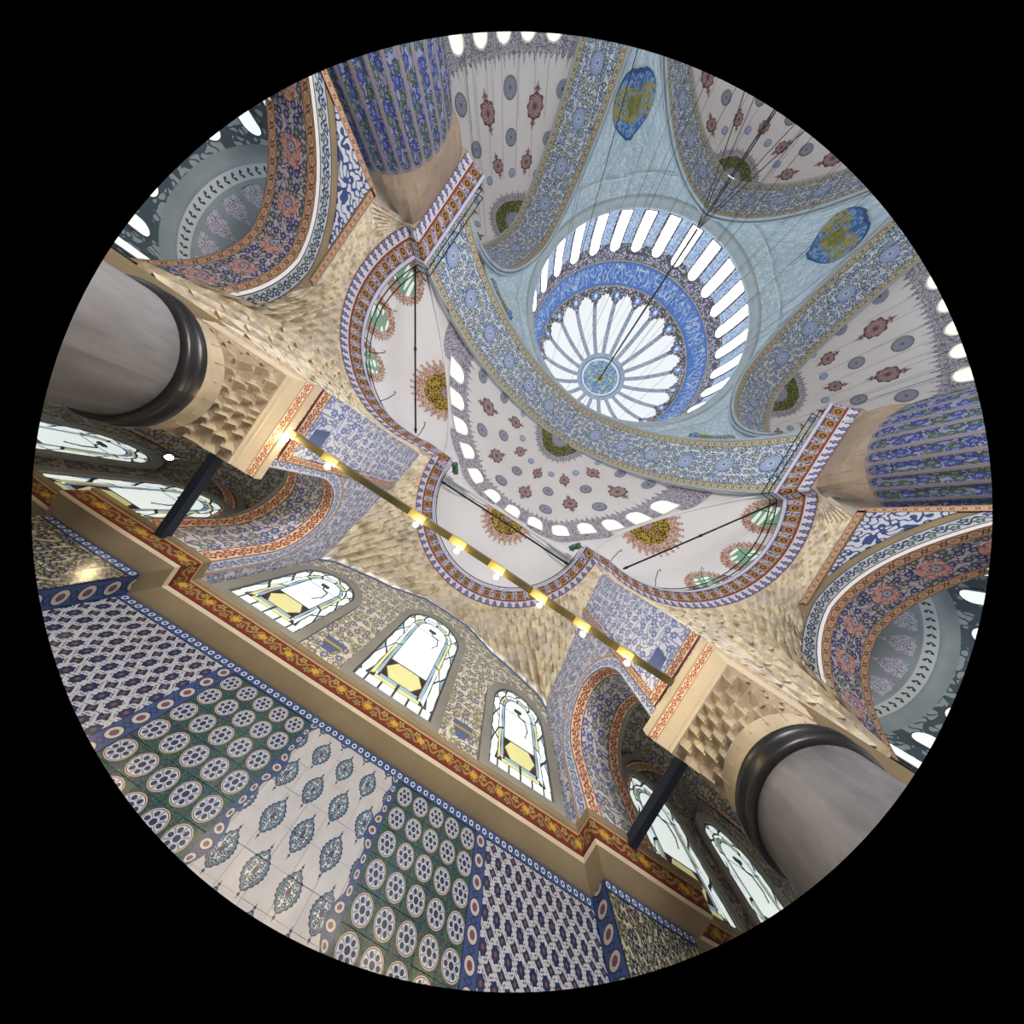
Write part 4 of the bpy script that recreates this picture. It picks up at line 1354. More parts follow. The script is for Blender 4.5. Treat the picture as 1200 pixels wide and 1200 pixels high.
# border strips: top frieze, vertical strips, wavy edge of the white panel
def strip(name, x0, x1, z0, z1, mat, parent, Y, along='x', t=0.014):
    V, F = box_vf((x0, Y, z0), (x1, Y + t, z1))
    w = (z1 - z0) if along == 'x' else (x1 - x0)
    U = [((v[0] / w, (v[2] - z0) / w) if along == 'x' else (v[2] / w, (v[0] - x0) / w)) for v in V]
    mk(name, V, F, mat, parent, U, smooth=False)
strip('border_strip', -5.6, 5.6, 5.325, 5.48, 'tile_border', wall, Y_WALL, 'x', 0.02)
for sx in (-1, 1):
    a, b = sorted((sx * X_PIL0, sx * X_PIL1)); strip('border_strip', a, b, 5.325, 5.48, 'tile_border', pil[sx], Y_PIL, 'x', 0.02)
    a, b = sorted((sx * 2.822, sx * 3.09)); strip('border_strip', a, b, 2.7, 5.325, 'tile_border_dark', wall, Y_WALL, 'z', 0.02)
    # scalloped border between the white panel and the roundels
    V, F, U = [], [], []
    nz = 60
    for j in range(nz + 1):
        z = lerp(2.6, 5.325, j / nz)
        ph = ((z - 4.48) / 0.98) % 1.0
        bump = 0.10 * max(0.0, cos(PI2 * ph)) ** 0.8 - 0.03
        xi = 0.90 - bump; xo = 1.042
        V += [(sx * xi, Y_WALL, z), (sx * xi, Y_WALL + 0.02, z), (sx * xo, Y_WALL + 0.02, z)]; U += [(z / 0.16, 0.0), (z / 0.16, 0.02), (z / 0.16, 1.0)]
    for j in range(nz):
        a = 3 * j; F += [(a, a + 1, a + 4, a + 3), (a + 1, a + 2, a + 5, a + 4)]
    mk('scalloped_border', V, F, 'tile_border_dark', wall, U, smooth=False)
    # tiled return of the recess beside the pilaster
    V, F, U = grid(lambda s, t: (sx * (X_PIL0 - 0.02), lerp(Y_WALL, Y_PIL + 0.012, s), lerp(2.0, 5.48, t)), 1, 1, lambda s, t: (t * 12, s))
    mk('recess_return', V, F, 'tile_border_dark', pil[sx], U, smooth=False)

# ------------------------------------------------------------------ side faces of the bay with their small arches
AY0, AY1, ASP, ATOP = -4.78, -2.12, 7.9, 9.35
for sx in (-1, 1):
    sf = thing('bay_arch', 'small round-headed arch with red and blue painted soffit between wall and column', 'arch', (sx * 6.4, -3.4, 6.2), group='small arches of the tiled bay', kind='structure')
    ym = (AY0 + AY1) / 2; hy = (AY1 - AY0) / 2
    ar = [(y + 0.0, z) for y, z in parch(hy, ATOP - ASP, 12)]
    op = [(ym + y, ASP + z) for y, z in ar]
    opening = [(AY0, 6.2)] + op + [(AY1, 6.2)]
    # face with the opening cut out: columns of quads from the opening up to the muqarnas edge
    ys = sorted(set([Y_WALL, AY0, AY1, 0.12] + [p[0] for p in op] + [p[0] for p in SIDE_EDGE] + [-1.5, -0.8]))
    ys = [y for y in ys if Y_WALL <= y <= 0.12]
    def edge_z(y):
        for (a, za), (b, zb) in zip(SIDE_EDGE, SIDE_EDGE[1:]):
            if a <= y <= b: return lerp(za, zb, (y - a) / (b - a))
        return SIDE_EDGE[-1][1]
    def open_z(y):
        if y <= AY0 + 1e-6 or y >= AY1 - 1e-6: return 6.1
        for (a, za), (b, zb) in zip(op, op[1:]):
            if a <= y <= b: return lerp(za, zb, (y - a) / (b - a) if b > a else 0)
        return 6.1
    V, F, U = [], [], []
    for a, b in zip(ys, ys[1:]):
        if b - a < 1e-6: continue
        mid = (a + b) / 2; inside = AY0 < mid < AY1
        za, zb = (open_z(a + 1e-4), open_z(b - 1e-4)) if inside else (6.1, 6.1)
        k = len(V)
        for y, z in ((a, za), (b, zb), (b, edge_z(b)), (a, edge_z(a))):
            V.append((sx * X_BAY, y, z)); U.append((y, z))
        F.append((k, k + 1, k + 2, k + 3))
    mk('painted_face', V, F, 'bay_scroll', sf, U, smooth=False)
    # bands: blue scroll on the face, then red, blue, red round the soffit
    def rib(o0, o1, x0, x1, mat, nm, us, lift=0.0):
        def grow2(o):
            out = []
            for i, (y, z) in enumerate(opening):
                c = (ym, ASP) if z > ASP else (ym, z)
                dy, dz = y - c[0], z - c[1]; l = math.hypot(dy, dz)
                out.append((y + dy / l * o, z + dz / l * o))
            return out
        A, Bp = grow2(o0), grow2(o1); L = arclen(opening)
        V, F, U = [], [], []
        for i in range(len(A)):
            V += [(sx * x0, A[i][0], A[i][1]), (sx * x1, Bp[i][0], Bp[i][1])]; U += [(L[i] * us, 0.0), (L[i] * us, 1.0)]
        F = [(2 * i, 2 * i + 2, 2 * i + 3, 2 * i + 1) for i in range(len(A) - 1)]
        mk(nm, V, F, mat, sf, U, smooth=False)
    xf = X_BAY - 0.02
    rib(0.0, 0.34, xf, xf, 'blue_scroll', 'face_band', 2.4)
    rib(0.34, 0.42, xf, xf, 'red_scroll', 'face_line', 6.0)
    rib(0.0, 0.0, X_BAY - 0.02, X_BAY + 0.42, 'red_scroll', 'soffit_band', 2.2)
    rib(0.0, 0.0, X_BAY + 0.42, X_BAY + 1.45, 'bay_soffit', 'soffit', 1.0) if 'bay_soffit' in MATS else None
    if 'bay_soffit' not in MATS:
        uvmat('bay_soffit', lambda b, u, v: floral(b, u, v, 3.2, '#d3d3dc', '#6472aa', '#868f80', '#646e9c', size=0.30))
        rib(0.0, 0.0, X_BAY + 0.42, X_BAY + 1.45, 'bay_soffit', 'soffit', 1.0)
    rib(0.0, 0.0, X_BAY + 1.45, X_BAY + 1.85, 'red_scroll', 'soffit_band', 2.2)
    rib(0.0, 0.30, X_BAY + 1.85, X_BAY + 2.2, 'stone_grey', 'soffit_rim', 1.0)
    # back face of the same wall, towards the aisle
    V2 = [(sx * (X_BAY + 2.2), v[1], v[2]) for v in V] if False else None
    # vase panel with red frame above the column
    def fx(y, z, d): return (sx * (X_BAY - d), y, z)
    py0, py1, pz0, pz1 = -1.72, -0.12, 6.6, 12.6
    V, F = prism([(py0, pz0), (py1, pz0), (py1, pz1), (py0 + 0.35, pz1)], fx, 0.0, 0.03)
    mk('vase_panel', V, F, 'vase_panel', sf, [(v[1], v[2]) for v in V], smooth=False)
    for (a, b) in (((py0 - 0.16, pz0), (py0 + 0.02, pz1)), ((py0 - 0.16, pz0 - 0.3), (0.1, pz0))):
        (y0, z0), (y1, z1) = a, b
        P = [(y0, z0), (y1, z0), (y1, z1), (y0, z1)]
        V, F = prism(P, fx, 0.0, 0.045)
        w = min(y1 - y0, z1 - z0); vert = (z1 - z0) > (y1 - y0)
        mk('panel_border', V, F, 'red_scroll', sf, [((v[2] / w / 1.2, (v[1] - y0) / w) if vert else (v[1] / w / 1.2, (v[2] - z0) / w)) for v in V], smooth=False)
    V, F = prism([(-0.56 - 0.28, 6.78), (-0.56 - 0.62, 6.78), (-0.56 - 0.72, 7.25), (-0.56 - 0.18, 7.25)], fx, 0.0, 0.05)
    mk('painted_vase', V, F, 'vase_ink', sf, smooth=False)

# ------------------------------------------------------------------ marble columns with muqarnas capitals
CX, CY, CR = 6.42, -1.15, 1.04
for sx in (-1, 1):
    c0 = (sx * CX, CY)
    col = thing('marble_column', 'massive grey marble column with black collar and muqarnas capital', 'column', (c0[0], c0[1], -CZ), group='marble columns of the tiled bay')
    V, F, U = lathe(c0, [(CR * 1.06, -CZ), (CR * 1.06, -CZ + 0.4), (CR, -CZ + 0.5), (CR, 2.0), (CR, 4.08)], 48)
    mk('shaft', V, F, 'column_marble', col, U)
    V, F, U = lathe(c0, [(CR, 4.02), (CR + 0.09, 4.03), (CR + 0.11, 4.10), (CR + 0.06, 4.14), (CR + 0.11, 4.19), (CR + 0.12, 4.27), (CR + 0.04, 4.31), (CR + 0.02, 4.36)], 48)
    mk('collar', V, F, 'bronze_dark', col, U, label='black metal collar below the capital')
    V, F, U = lathe(c0, [(CR + 0.02, 4.34), (CR - 0.02, 4.5), (CR + 0.02, 4.62)], 48)
    mk('neck', V, F, 'cap_stone', col, U)
    hp_ = 1.06
    def cb(s, c0=c0):
        a = PI2 * s; return (c0[0] + (CR + 0.0) * cos(a), c0[1] + (CR + 0.0) * sin(a), 4.55)
    def ct(s, c0=c0):
        a = PI2 * s; k = 1.0 / max(abs(cos(a)), abs(sin(a)))
        return (c0[0] + hp_ * k * cos(a), c0[1] + hp_ * k * sin(a), 5.42)
    muq_field(col, cb, ct, 4, [20, 20, 24, 24], 'capital_niche', 'cap_stone', 4, void=c0, convex=True, deep=0.6, back=0.12)
    def square(prof, nm, mt, us=1.0):
        q = []
        pts = [(1, 1), (-1, 1), (-1, -1), (1, -1), (1, 1)]
        V, F, U = [], [], []
        for k in range(len(prof) - 1):
            for i in range(4):
                (ax, ay), (bx, by) = pts[i], pts[i + 1]
                b0 = len(V)
                for (h, z), w in ((prof[k], 0.0), (prof[k + 1], 1.0)):
                    V += [(c0[0] + ax * h, c0[1] + ay * h, z), (c0[0] + bx * h, c0[1] + by * h, z)]
                    U += [(0.0, w), (2 * h * us, w)]
                F.append((b0, b0 + 1, b0 + 3, b0 + 2))
        mk(nm, V, F, mt, col, U, smooth=False)
    square([(0.2, 5.40), (1.07, 5.40), (1.07, 5.47), (1.10, 5.50), (1.10, 5.54)], 'abacus_moulding', 'stone_cream')
    square([(1.10, 5.54), (1.11, 5.56), (1.16, 5.70), (1.18, 5.72)], 'abacus_cove', 'stone_cream')
    square([(1.18, 5.72), (1.21, 5.90)], 'abacus_band', 'red_scroll', 3.2)
    square([(1.21, 5.90), (1.24, 5.91), (1.24, 6.08), (0.2, 6.1)], 'abacus_slab', 'stone_cream')
    # pier above the capital that carries the arches
    V, F = box_vf((min(sx * (X_BAY + 0.03), sx * 7.55), -2.1, 6.08), (max(sx * (X_BAY + 0.03), sx * 7.55), 0.1, 13.2))
    pr = thing('impost_pier', 'painted pier rising from the capital of a marble column', 'pier', (sx * 6.45, -1.0, 6.08), group='piers above the marble columns', kind='structure')
    mk('pier_block', V, F, 'plain_wall', pr, smooth=False)
    # black tie bar from capital to pilaster
    tb = thing('tie_beam', 'short black tie beam from a column capital to the tiled pilaster', 'tie beam', (sx * 6.3, -3.5, 5.95), group='short tie beams of the tiled bay')
    V, F = box_vf((sx * 6.3 - 0.09, -5.1, 5.98), (sx * 6.3 + 0.09, -2.38, 6.16)); mk('bar', V, F, 'iron_blue', tb, smooth=False)

# ------------------------------------------------------------------ lamp beam across the bay
ZBM = 6.13
bm = thing('lamp_beam', 'long brass-coloured tie beam with a row of bare bulbs between the two capitals', 'lamp beam', (0, CY, ZBM))
V, F = box_vf((-X_BAY, CY - 0.075, ZBM - 0.075), (X_BAY, CY + 0.075, ZBM + 0.075)); mk('bar', V, F, 'beam_brass', bm, smooth=False)
BX = [-5.15, -4.0, -1.65, -0.56, 0.5, 1.65, 2.8, 3.98]
def sphere_vf(c, r, n=10, m=7):
    V, F = [], []
    for j in range(m + 1):
        e = -pi / 2 + pi * j / m
        for i in range(n):
            a = PI2 * i / n; V.append((c[0] + r * cos(e) * cos(a), c[1] + r * cos(e) * sin(a), c[2] + r * sin(e) * 1.25))
    for j in range(m):
        for i in range(n): F.append((j * n + i, j * n + (i + 1) % n, (j + 1) * n + (i + 1) % n, (j + 1) * n + i))
    return V, F
for x in BX:
    V, F = tube([(x, CY - 0.08, ZBM - 0.05), (x, CY - 0.14, ZBM - 0.1)], 0.03, 6); sk = mk('socket', V, F, 'iron_black', bm)
    V, F = sphere_vf((x, CY - 0.15, ZBM - 0.16), 0.055); mk('bulb', V, F, 'bulb_glow', sk)
    V, F = box_vf((x - 0.3, CY - 0.085, ZBM - 0.085), (x + 0.1, CY + 0.085, ZBM + 0.085)); mk('bulb_gleam', V, F, 'brass_bright' if 'brass_bright' in MATS else 'stone_cream', bm, smooth=False)  # brighter brass by each bulb: its gleam on the beam put into colour
sl = thing('bare_bulb', 'single bare bulb hanging on a wire beside the short tie beam in the side aisle', 'lamp', (-7.75, -3.35, 6.5))
V, F = sphere_vf((-7.75, -3.35, 6.56), 0.06); mk('bulb', V, F, 'bulb_glow', sl)
V, F = tube([(-7.75, -3.35, 6.62), (-7.75, -3.35, 11.6)], 0.012, 5); mk('wire', V, F, 'iron_black', sl)

# ------------------------------------------------------------------ large side arches
SA_Y, SA_H, SA_SP, SA_TOP = 3.95, 4.75, 5.4, 10.45
for sx in (-1, 1):
    r = thing('side_arch', 'wide pointed arch with red medallions between a fluted pier and a marble column', 'arch', (sx * 13.7, SA_Y, SA_SP), group='wide arches into the side aisles', kind='structure')
    ap = parch(SA_H, SA_TOP - SA_SP, 20)
    def grow3(o):
        out = []
        for y, z in ap:
            l = math.hypot(y, z + 0.8); out.append((y + y / l * o, z + (z + 0.8) / l * o))
        return out
    def band3(o0, x0, o1, x1, mt, nm, us, vs=1.0):
        A, Bq = grow3(o0), grow3(o1); L = arclen(ap)
        V, U = [], []
        for i in range(len(ap)):
            V += [(sx * x0, SA_Y + A[i][0], SA_SP + A[i][1]), (sx * x1, SA_Y + Bq[i][0], SA_SP + Bq[i][1])]; U += [(L[i] * us, 0.0), (L[i] * us, vs)]
        F = [(2 * i, 2 * i + 2, 2 * i + 3, 2 * i + 1) for i in range(len(ap) - 1)]
        mk(nm, V, F, mt, r, U, smooth=False)
    X0 = X_SIDE
    band3(0.58, X0, 0.07, X0 - 0.03, 'side_outer', 'outer_band', 2.0)
    band3(0.07, X0 - 0.03, 0.0, X0 + 0.04, 'plaster_white', 'roll', 1.0)
    band3(0.0, X0 + 0.04, 0.0, X0 + 0.46, 'side_border', 'border_band', 2.2)
    band3(0.0, X0 + 0.46, 0.0, X0 + 1.75, 'side_scroll', 'soffit', 1.0, 1.3)
    band3(0.0, X0 + 1.75, 0.0, X0 + 2.15, 'side_border', 'border_band', 2.2)
    band3(0.0, X0 + 2.15, 0.5, X0 + 2.2, 'stone_grey', 'inner_face', 1.0)
    L = arclen(ap)
    for j in range(1, 10):
        l = L[-1] * (j - 0.0) / 10
        i = min(max(q for q in range(len(L)) if L[q] <= l), len(ap) - 2); t = (l - L[i]) / (L[i + 1] - L[i])
        p = (lerp(ap[i][0], ap[i + 1][0], t), lerp(ap[i][1], ap[i + 1][1], t))
        ty, tz = ap[i + 1][0] - ap[i][0], ap[i + 1][1] - ap[i][1]; q = math.hypot(ty, tz); ty /= q; tz /= q
        def am(a, b, d, p=p, ty=ty, tz=tz): return (sx * (X0 + 1.1 + b), SA_Y + p[0] + ty * a + tz * d, SA_SP + p[1] + tz * a - ty * d)
        decal('medallion', disc_poly(0.42, 24, lambda a: 1 + 0.10 * cos(8 * a) + 0.18 * abs(cos(a))), am, 'red_medallion', r, 0.45, 0.02)
    # wall above and beside the arch, with the triangular painted spandrel
    A = grow3(0.60)
    V, F, U = [], [], []
    for y, z in A:
        y = min(y, 4.68)
        zt = max(z + SA_SP, 11.45 if y > 0 else lerp(7.4, 11.4, min(1.0, (y + SA_H + 0.4) / (SA_H))))
        V += [(sx * (X0 + 0.02), SA_Y + y, SA_SP + z), (sx * (X0 + 0.02), SA_Y + y, zt)]; U += [(y, z), (y, zt)]
    F = [(2 * i, 2 * i + 2, 2 * i + 3, 2 * i + 1) for i in range(len(A) - 1)]
    mk('spandrel_wall', V, F, 'stone_warm', r, U, smooth=False)
    P = [(q[0], SA_SP + q[1]) for q in grow3(0.85) if q[0] > 0.9]
    tri = [(P[0][0] + 0.1, 11.2)] + P + [(P[-1][0] + 0.2, 11.2)]
    tri = [(max(-9, min(4.45, y)), min(11.1, z)) for y, z in tri]
    V, F = prism(tri, lambda a, b, d: (sx * (X0 - d), SA_Y + a, b), 0.0, 0.04)
    mk('painted_spandrel', V, F, 'spandrel', r, [(v[1], v[2]) for v in V], smooth=False)
    V, F, U = grid(lambda s, t: (sx * (X0 - 0.05), lerp(SA_Y - 0.2, 8.5, s), lerp(11.15, 11.45, t)), 8, 1, lambda s, t: (s * 16, t))
    mk('spandrel_border', V, F, 'side_border', r, U, smooth=False)
    V, F, U = grid(lambda s, t: (sx * (X0 - 0.05), lerp(8.4, 8.65, t), lerp(6.0, 11.45, s)), 8, 1, lambda s, t: (s * 20, t))
    mk('spandrel_border', V, F, 'side_border', r, U, smooth=False)

    # ---- fluted great pier
    pc = (sx * 13.95, 11.8); pr_ = 2.72; NF = 32; ZF = 11.35
    p = thing('great_pier', 'huge round pier with blue painted flutes carrying the great arch', 'pier', (pc[0], pc[1], -CZ), group='fluted piers beside the tiled bay', kind='structure')
    V, F, U = [], [], []
    nu = NF * 6
    zs = [-CZ, 3.0, 6.0, 8.0, 9.5, 10.5, 10.9, 11.1, 11.25, ZF]
    for z in zs:
        for i in range(nu + 1):
            a = PI2 * i / nu; ph = (i % 6) / 6.0
            d = 0.09 * abs(cos(pi * ph)) * min(1.0, (ZF - z) / 0.5) if z < ZF else 0.0
            rr_ = pr_ + d
            V.append((pc[0] + rr_ * cos(a), pc[1] + rr_ * sin(a), z)); U.append((i / 6.0, ZF - z))
    for j in range(len(zs) - 1):
        for i in range(nu):
            q = j * (nu + 1) + i; F.append((q, q + 1, q + nu + 2, q + nu + 1))
    mk('fluted_shaft', V, F, 'flute_paint', p, U)
    # courses of stone easing from the round shaft to the square block under the gallery
    def blk(a, t):
        pw = lerp(2.0, 9.0, t ** 1.5)
        k = (abs(cos(a)) ** pw + abs(sin(a)) ** pw) ** (-1.0 / pw)
        hx, hy = lerp(pr_, 2.6, t), lerp(pr_, 2.43, t)
        x = lerp(pc[0], sx * (A_HALF + 2.62), t) + hx * k * cos(a); y = lerp(pc[1], 11.97, t) + hy * k * sin(a)
        return x, y
    NB = 40
    for k in range(5):
        z0, z1 = lerp(ZF, 13.3, k / 5), lerp(ZF, 13.3, (k + 1) / 5)
        V, F, U = [], [], []
        for j, (z, t) in enumerate(((z0, k / 5), (z0 + 0.03, (k + 0.12) / 5), (z1, (k + 0.95) / 5), (z1, (k + 1) / 5))):
            for i in range(NB + 1):
                a = PI2 * i / NB; x, y = blk(a, min(1.0, t)); V.append((x, y, z)); U.append((i / 3.0, z))
        for j in range(3):
            for i in range(NB):
                q = j * (NB + 1) + i; F.append((q, q + 1, q + NB + 2, q + NB + 1))
        mk('stone_course', V, F, 'pier_stone', p, U, smooth=False)
    x0, x1 = sorted((sx * (A_HALF + 0.02), sx * (A_HALF + 5.0)))
    V, F = box_vf((x0, 9.55, 13.3), (x1, PIER_END, 16.0)); mk('pier_block', V, F, 'plain_wall', p, smooth=False)
    # ---- corner masonry that closes the haunch of the great arches above the gallery
    # (the arches themselves carry the rest)

    # ---- side aisle dome seen through the wide arch
    ac = (sx * 14.85, 3.8); ZA = 10.85; RA = 3.55
    ad = thing('aisle_dome', 'small grey-blue half dome with a ring of windows seen through a wide side arch', 'half dome', (ac[0], ac[1], 8.0), group='small half domes of the side aisles', kind='structure')
    oa = (-pi / 2 - 0.25, pi / 2 + 0.25) if sx > 0 else (pi / 2 - 0.25, 1.5 * pi + 0.25)
    def part(nm, prof, mt, ku, kv):
        V, F, U = lathe(ac, prof, 60, *oa); mk(nm, V, F, mt, ad, [(u * ku, v * kv) for u, v in U])
    part('apse_wall', [(RA + 0.12, 3.5), (RA + 0.12, ZA - 0.25)], 'aisle_dome', 11.0, 7.0)
    part('ring_moulding', [(RA + 0.12, ZA - 0.25), (RA, ZA - 0.1), (RA - 0.12, ZA + 0.1), (RA - 0.05, ZA + 0.22)], 'aisle_ring', 1.0, 1.0)
    part('meander_band', [(RA - 0.05, ZA + 0.22), (RA - 0.15, ZA + 0.6)], 'meander', 36.0, 1.0)
    part('dome_shell', [((RA - 0.15) * cos(pi / 2 * j / 10), ZA + 0.6 + 2.6 * sin(pi / 2 * j / 10)) for j in range(11)], 'aisle_ring', 1.0, 1.0)
    for j in range(11):
        a0 = oa[0] + (oa[1] - oa[0]) * (j + 0.5) / 11
        P = [(-0.36, -0.35), (0.0, -0.4), (0.36, -0.35), (0.46, 0.0), (0.26, 0.35), (0.1, 0.5), (0.0, 0.85), (-0.1, 0.5), (-0.26, 0.35), (-0.46, 0.0)]
        def fm(a, b, d, a0=a0):
            e = (b + 0.55) / 3.0; rr2 = (RA - 0.15 - d) * cos(e)
            t = a0 + a / 3.3
            return (ac[0] + rr2 * cos(t), ac[1] + rr2 * sin(t), ZA + 0.6 + 2.6 * sin(e))
        decal('painted_motif', P, fm, 'fringe_lace', ad, 0.4, 0.03)
    for j in range(8):
        a0 = oa[0] + (oa[1] - oa[0]) * (j + 0.5) / 8
        def fm3(a, b, d, a0=a0):
            t = a0 + a / RA; rr2 = RA + 0.12 - d
            return (ac[0] + rr2 * cos(t), ac[1] + rr2 * sin(t), 8.5 + b)
        surf_window(ad, fm3, 0.30, 1.75, 'glass_day', 'lead', 0.08, 5)

    # ---- aisle bay beside the tiled bay: wall, windows, vault
    aw = thing('wall_aisle', 'painted side aisle wall with stained glass windows beside a tiled pilaster', 'wall', (sx * 13, Y_WALL, -CZ), group='aisle walls beside the pilasters', kind='structure')
    xa, xb = 7.7, 18.5
    V, F, U = grid(lambda s, t: (sx * lerp(xa, xb, s), Y_WALL, lerp(5.6, 11.6, t)), 1, 1, lambda s, t: (lerp(xa, xb, s), lerp(5.6, 11.6, t)))
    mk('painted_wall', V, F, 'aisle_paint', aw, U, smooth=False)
    V, F = box_vf((min(sx * xa, sx * xb), Y_WALL - 0.4, -CZ), (max(sx * xa, sx * xb), Y_WALL - 0.02, 5.6)); mk('lower_wall', V, F, 'tile_leaf', aw, smooth=False)
    pa = [(lerp(-1, 1, i / 24), 0) for i in range(25)]
    cxa, hxa = 12.6, 4.6
    arc = [(cxa + y, 7.4 + z) for y, z in parch(hxa, 3.9, 14)]
    def wband(o0, o1, d, mt, nm):
        V, U = [], []; L = arclen(arc)
        for i, (x, z) in enumerate(arc):
            l = math.hypot(x - cxa, z - 6.0); dx, dz = (x - cxa) / l, (z - 6.0) / l
            V += [(sx * (x + dx * o0), Y_WALL + d, z + dz * o0), (sx * (x + dx * o1), Y_WALL + d + 0.0, z + dz * o1)]; U += [(L[i] * 2.4, 0), (L[i] * 2.4, 1)]
        F = [(2 * i, 2 * i + 2, 2 * i + 3, 2 * i + 1) for i in range(len(arc) - 1)]
        mk(nm, V, F, mt, aw, U, smooth=False)
    wband(0.0, 0.36, 0.06, 'red_scroll', 'arch_band'); wband(0.36, 0.62, 0.12, 'stone_grey', 'arch_roll')
    # vault of the aisle bay
    V, F, U = [], [], []
    vt = thing('aisle_vault', 'dim painted vault over the side aisle behind a marble column', 'vault', (sx * 12.6, -3.0, 11.0), group='aisle vaults beside the bay', kind='structure')
    def vf_(s, t):
        x = lerp(7.55, 18.5, s); y = lerp(Y_WALL, -0.6, t)
        z = 10.9 + 0.9 * sin(pi * t) * 0.6 + 0.4 * sin(pi * s)
        return (sx * x, y, z)
    V, F, U = grid(vf_, 16, 12, lambda s, t: (s * 10.5, t * 5))
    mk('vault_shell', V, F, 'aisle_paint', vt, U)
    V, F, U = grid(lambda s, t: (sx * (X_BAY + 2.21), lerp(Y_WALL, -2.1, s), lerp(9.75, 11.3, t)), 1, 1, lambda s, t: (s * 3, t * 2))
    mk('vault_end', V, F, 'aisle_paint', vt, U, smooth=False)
    for (xc, hw, z0, h) in ((9.35, 1.05, 6.45, 3.45), (12.75, 1.05, 6.45, 3.6)):
        stained(lambda a, b, d, xc=xc, z0=z0: (sx * xc + a, Y_WALL + d, z0 + b), hw, h, 'stained glass window in the dim side aisle wall beyond a marble column', (sx * xc, Y_WALL, z0), group='stained glass windows of the side aisles')

# ------------------------------------------------------------------ hanging chains and wires
ch = thing('chandelier_chain', 'dark bundle of chandelier chains hanging from the hub of the dome', 'chain', (0, D, 2.0))
for dx, dy in ((-0.06, 0.0), (0.06, 0.03)):
    V, F = tube([(dx, D + dy, 2.0), (dx, D + dy, 41.0)], 0.04, 5); mk('chain', V, F, 'chain_dark', ch)
NW = 0
def wire(x, y, ztop, lab, grp):
    V, F = tube([(x, y, 2.0), (x, y, ztop)], 0.012, 4)
    mk('hanging_wire', V, F, 'chain_dark', None, label=lab, cat='wire', group=grp)
for k in range(16):
    a = PI2 * (k + 0.3) / 16; rw = 9.6
    wire(rw * cos(a), D + rw * sin(a), DBZ + DH * sqrt(1 - (rw / DA) ** 2) + 0.05, 'thin dark lamp wire hanging from the rim of the central dome', 'lamp wires of the central dome')
for k in range(8):
    a = PI2 * (k + 0.5) / 8; rw = 5.2
    wire(rw * cos(a), D + rw * sin(a), DBZ + DH * sqrt(1 - (rw / DA) ** 2) + 0.05, 'thin dark lamp wire hanging from the white petals of the dome', 'lamp wires from the petals')
for sx in (-1, 1):
    for k in range(9):
        f = pi + pi * (k + 0.5) / 9
        for e in (52, 70):
            px_, py_, pz_ = sd_pt(f, radians(e), -0.05)
            ly, lx = py_ - D, px_
            X, Y = (ly, D + lx) if sx < 0 else (-ly, D - lx)
            wire(X, Y, pz_, 'thin dark lamp wire hanging from a side semi-dome', 'lamp wires of the side semi-domes')

# ------------------------------------------------------------------ masonry that closes the aisles
for sx in (-1, 1):
    b = thing('aisle_pier', 'plain masonry pier behind a marble column', 'pier', (sx * 11, -0.4, 3.0), group='masonry piers behind the columns', kind='structure')
    x0, x1 = sorted((sx * 7.6, sx * 14.8))
    V, F = box_vf((x0, -0.95, 3.2), (x1, 0.1, 7.55)); mk('lintel', V, F, 'stone_warm', b, smooth=False)
    V, F = box_vf((x0, -0.95, 7.55), (x1, -0.1, 11.4)); mk('upper_wall', V, F, 'aisle_paint', b, [(v[0], v[2]) for v in V], smooth=False)
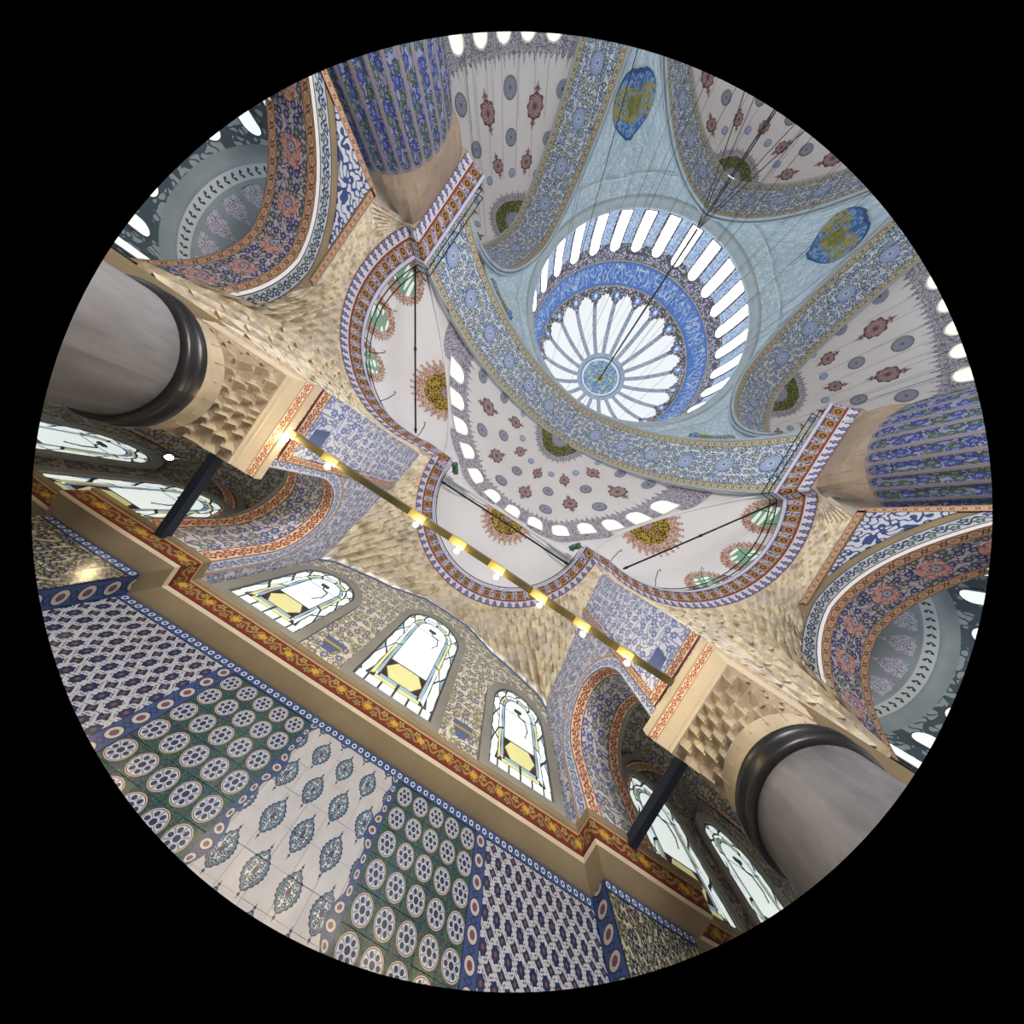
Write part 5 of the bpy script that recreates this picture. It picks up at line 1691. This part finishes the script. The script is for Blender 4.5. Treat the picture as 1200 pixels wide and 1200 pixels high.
# outer walls of the hall, unseen; foot left open to let daylight in
for nm, lo, hi in (('wall_left', (-29.0, -6.2, 1.3), (-28.4, 54.0, 22.0)), ('wall_right', (28.4, -6.2, 1.3), (29.0, 54.0, 22.0)), ('wall_far', (-29.0, 53.6, 1.3), (29.0, 54.2, 22.0))):
    V, F = box_vf(lo, hi); mk(nm, V, F, 'plain_wall', smooth=False, label='plain outer %s of the prayer hall above the gap left to let daylight in' % nm.replace('_', ' '), cat='wall', kind='structure')

# ------------------------------------------------------------------ low ring chandelier, unseen, added to brighten the near vaults
rc = (0.0, 10.5, 1.35)
cr_ = thing('added_chandelier', 'low iron ring chandelier with glass cups, added out of view to light the vaults', 'chandelier', rc)
V, F = tube([(rc[0] + 2.4 * cos(PI2 * i / 48), rc[1] + 2.4 * sin(PI2 * i / 48), rc[2]) for i in range(48)], 0.04, 6, True); mk('ring', V, F, 'iron_black', cr_)
for i in range(4):
    a = PI2 * (i + 0.5) / 4
    V, F = tube([(rc[0] + 2.4 * cos(a), rc[1] + 2.4 * sin(a), rc[2]), (rc[0], rc[1], 8.0)], 0.012, 4); mk('stay', V, F, 'chain_dark', cr_)
V, F = tube([(rc[0], rc[1], 8.0), (rc[0], rc[1], A_SP + A_RISE - 0.02)], 0.012, 4); mk('chain', V, F, 'chain_dark', cr_)
for i in range(12):
    a = PI2 * i / 12
    V, F = sphere_vf((rc[0] + 2.4 * cos(a), rc[1] + 2.4 * sin(a), rc[2] + 0.12), 0.07, 8, 5); mk('glass_cup', V, F, 'bulb_soft', cr_)
lamp = bpy.data.lights.new('added_vault_light', 'POINT'); lamp.energy = 3800.0; lamp.color = (1.0, 0.95, 0.89); lamp.shadow_soft_size = 2.4
lo = bpy.data.objects.new('added_vault_light', lamp); COL.objects.link(lo); lo.parent = cr_; lo.location = (0, 0, 0.3)

# unseen flat slabs over the hall corners, added to keep sky light out
for i, (x0, x1, y0, y1) in enumerate(((-29, -14.8, -6.2, 13.5), (14.8, 29, -6.2, 13.5), (-29, -14.8, 38.5, 54), (14.8, 29, 38.5, 54))):
    V, F = box_vf((x0, y0, 14.4), (x1, y1, 14.8))
    mk('sky_block_slab', V, F, 'plain_wall', smooth=False, label='unseen flat corner slab added beside the semi-domes to keep sky light out', cat='roof', group='added corner slabs of the hall', kind='structure')
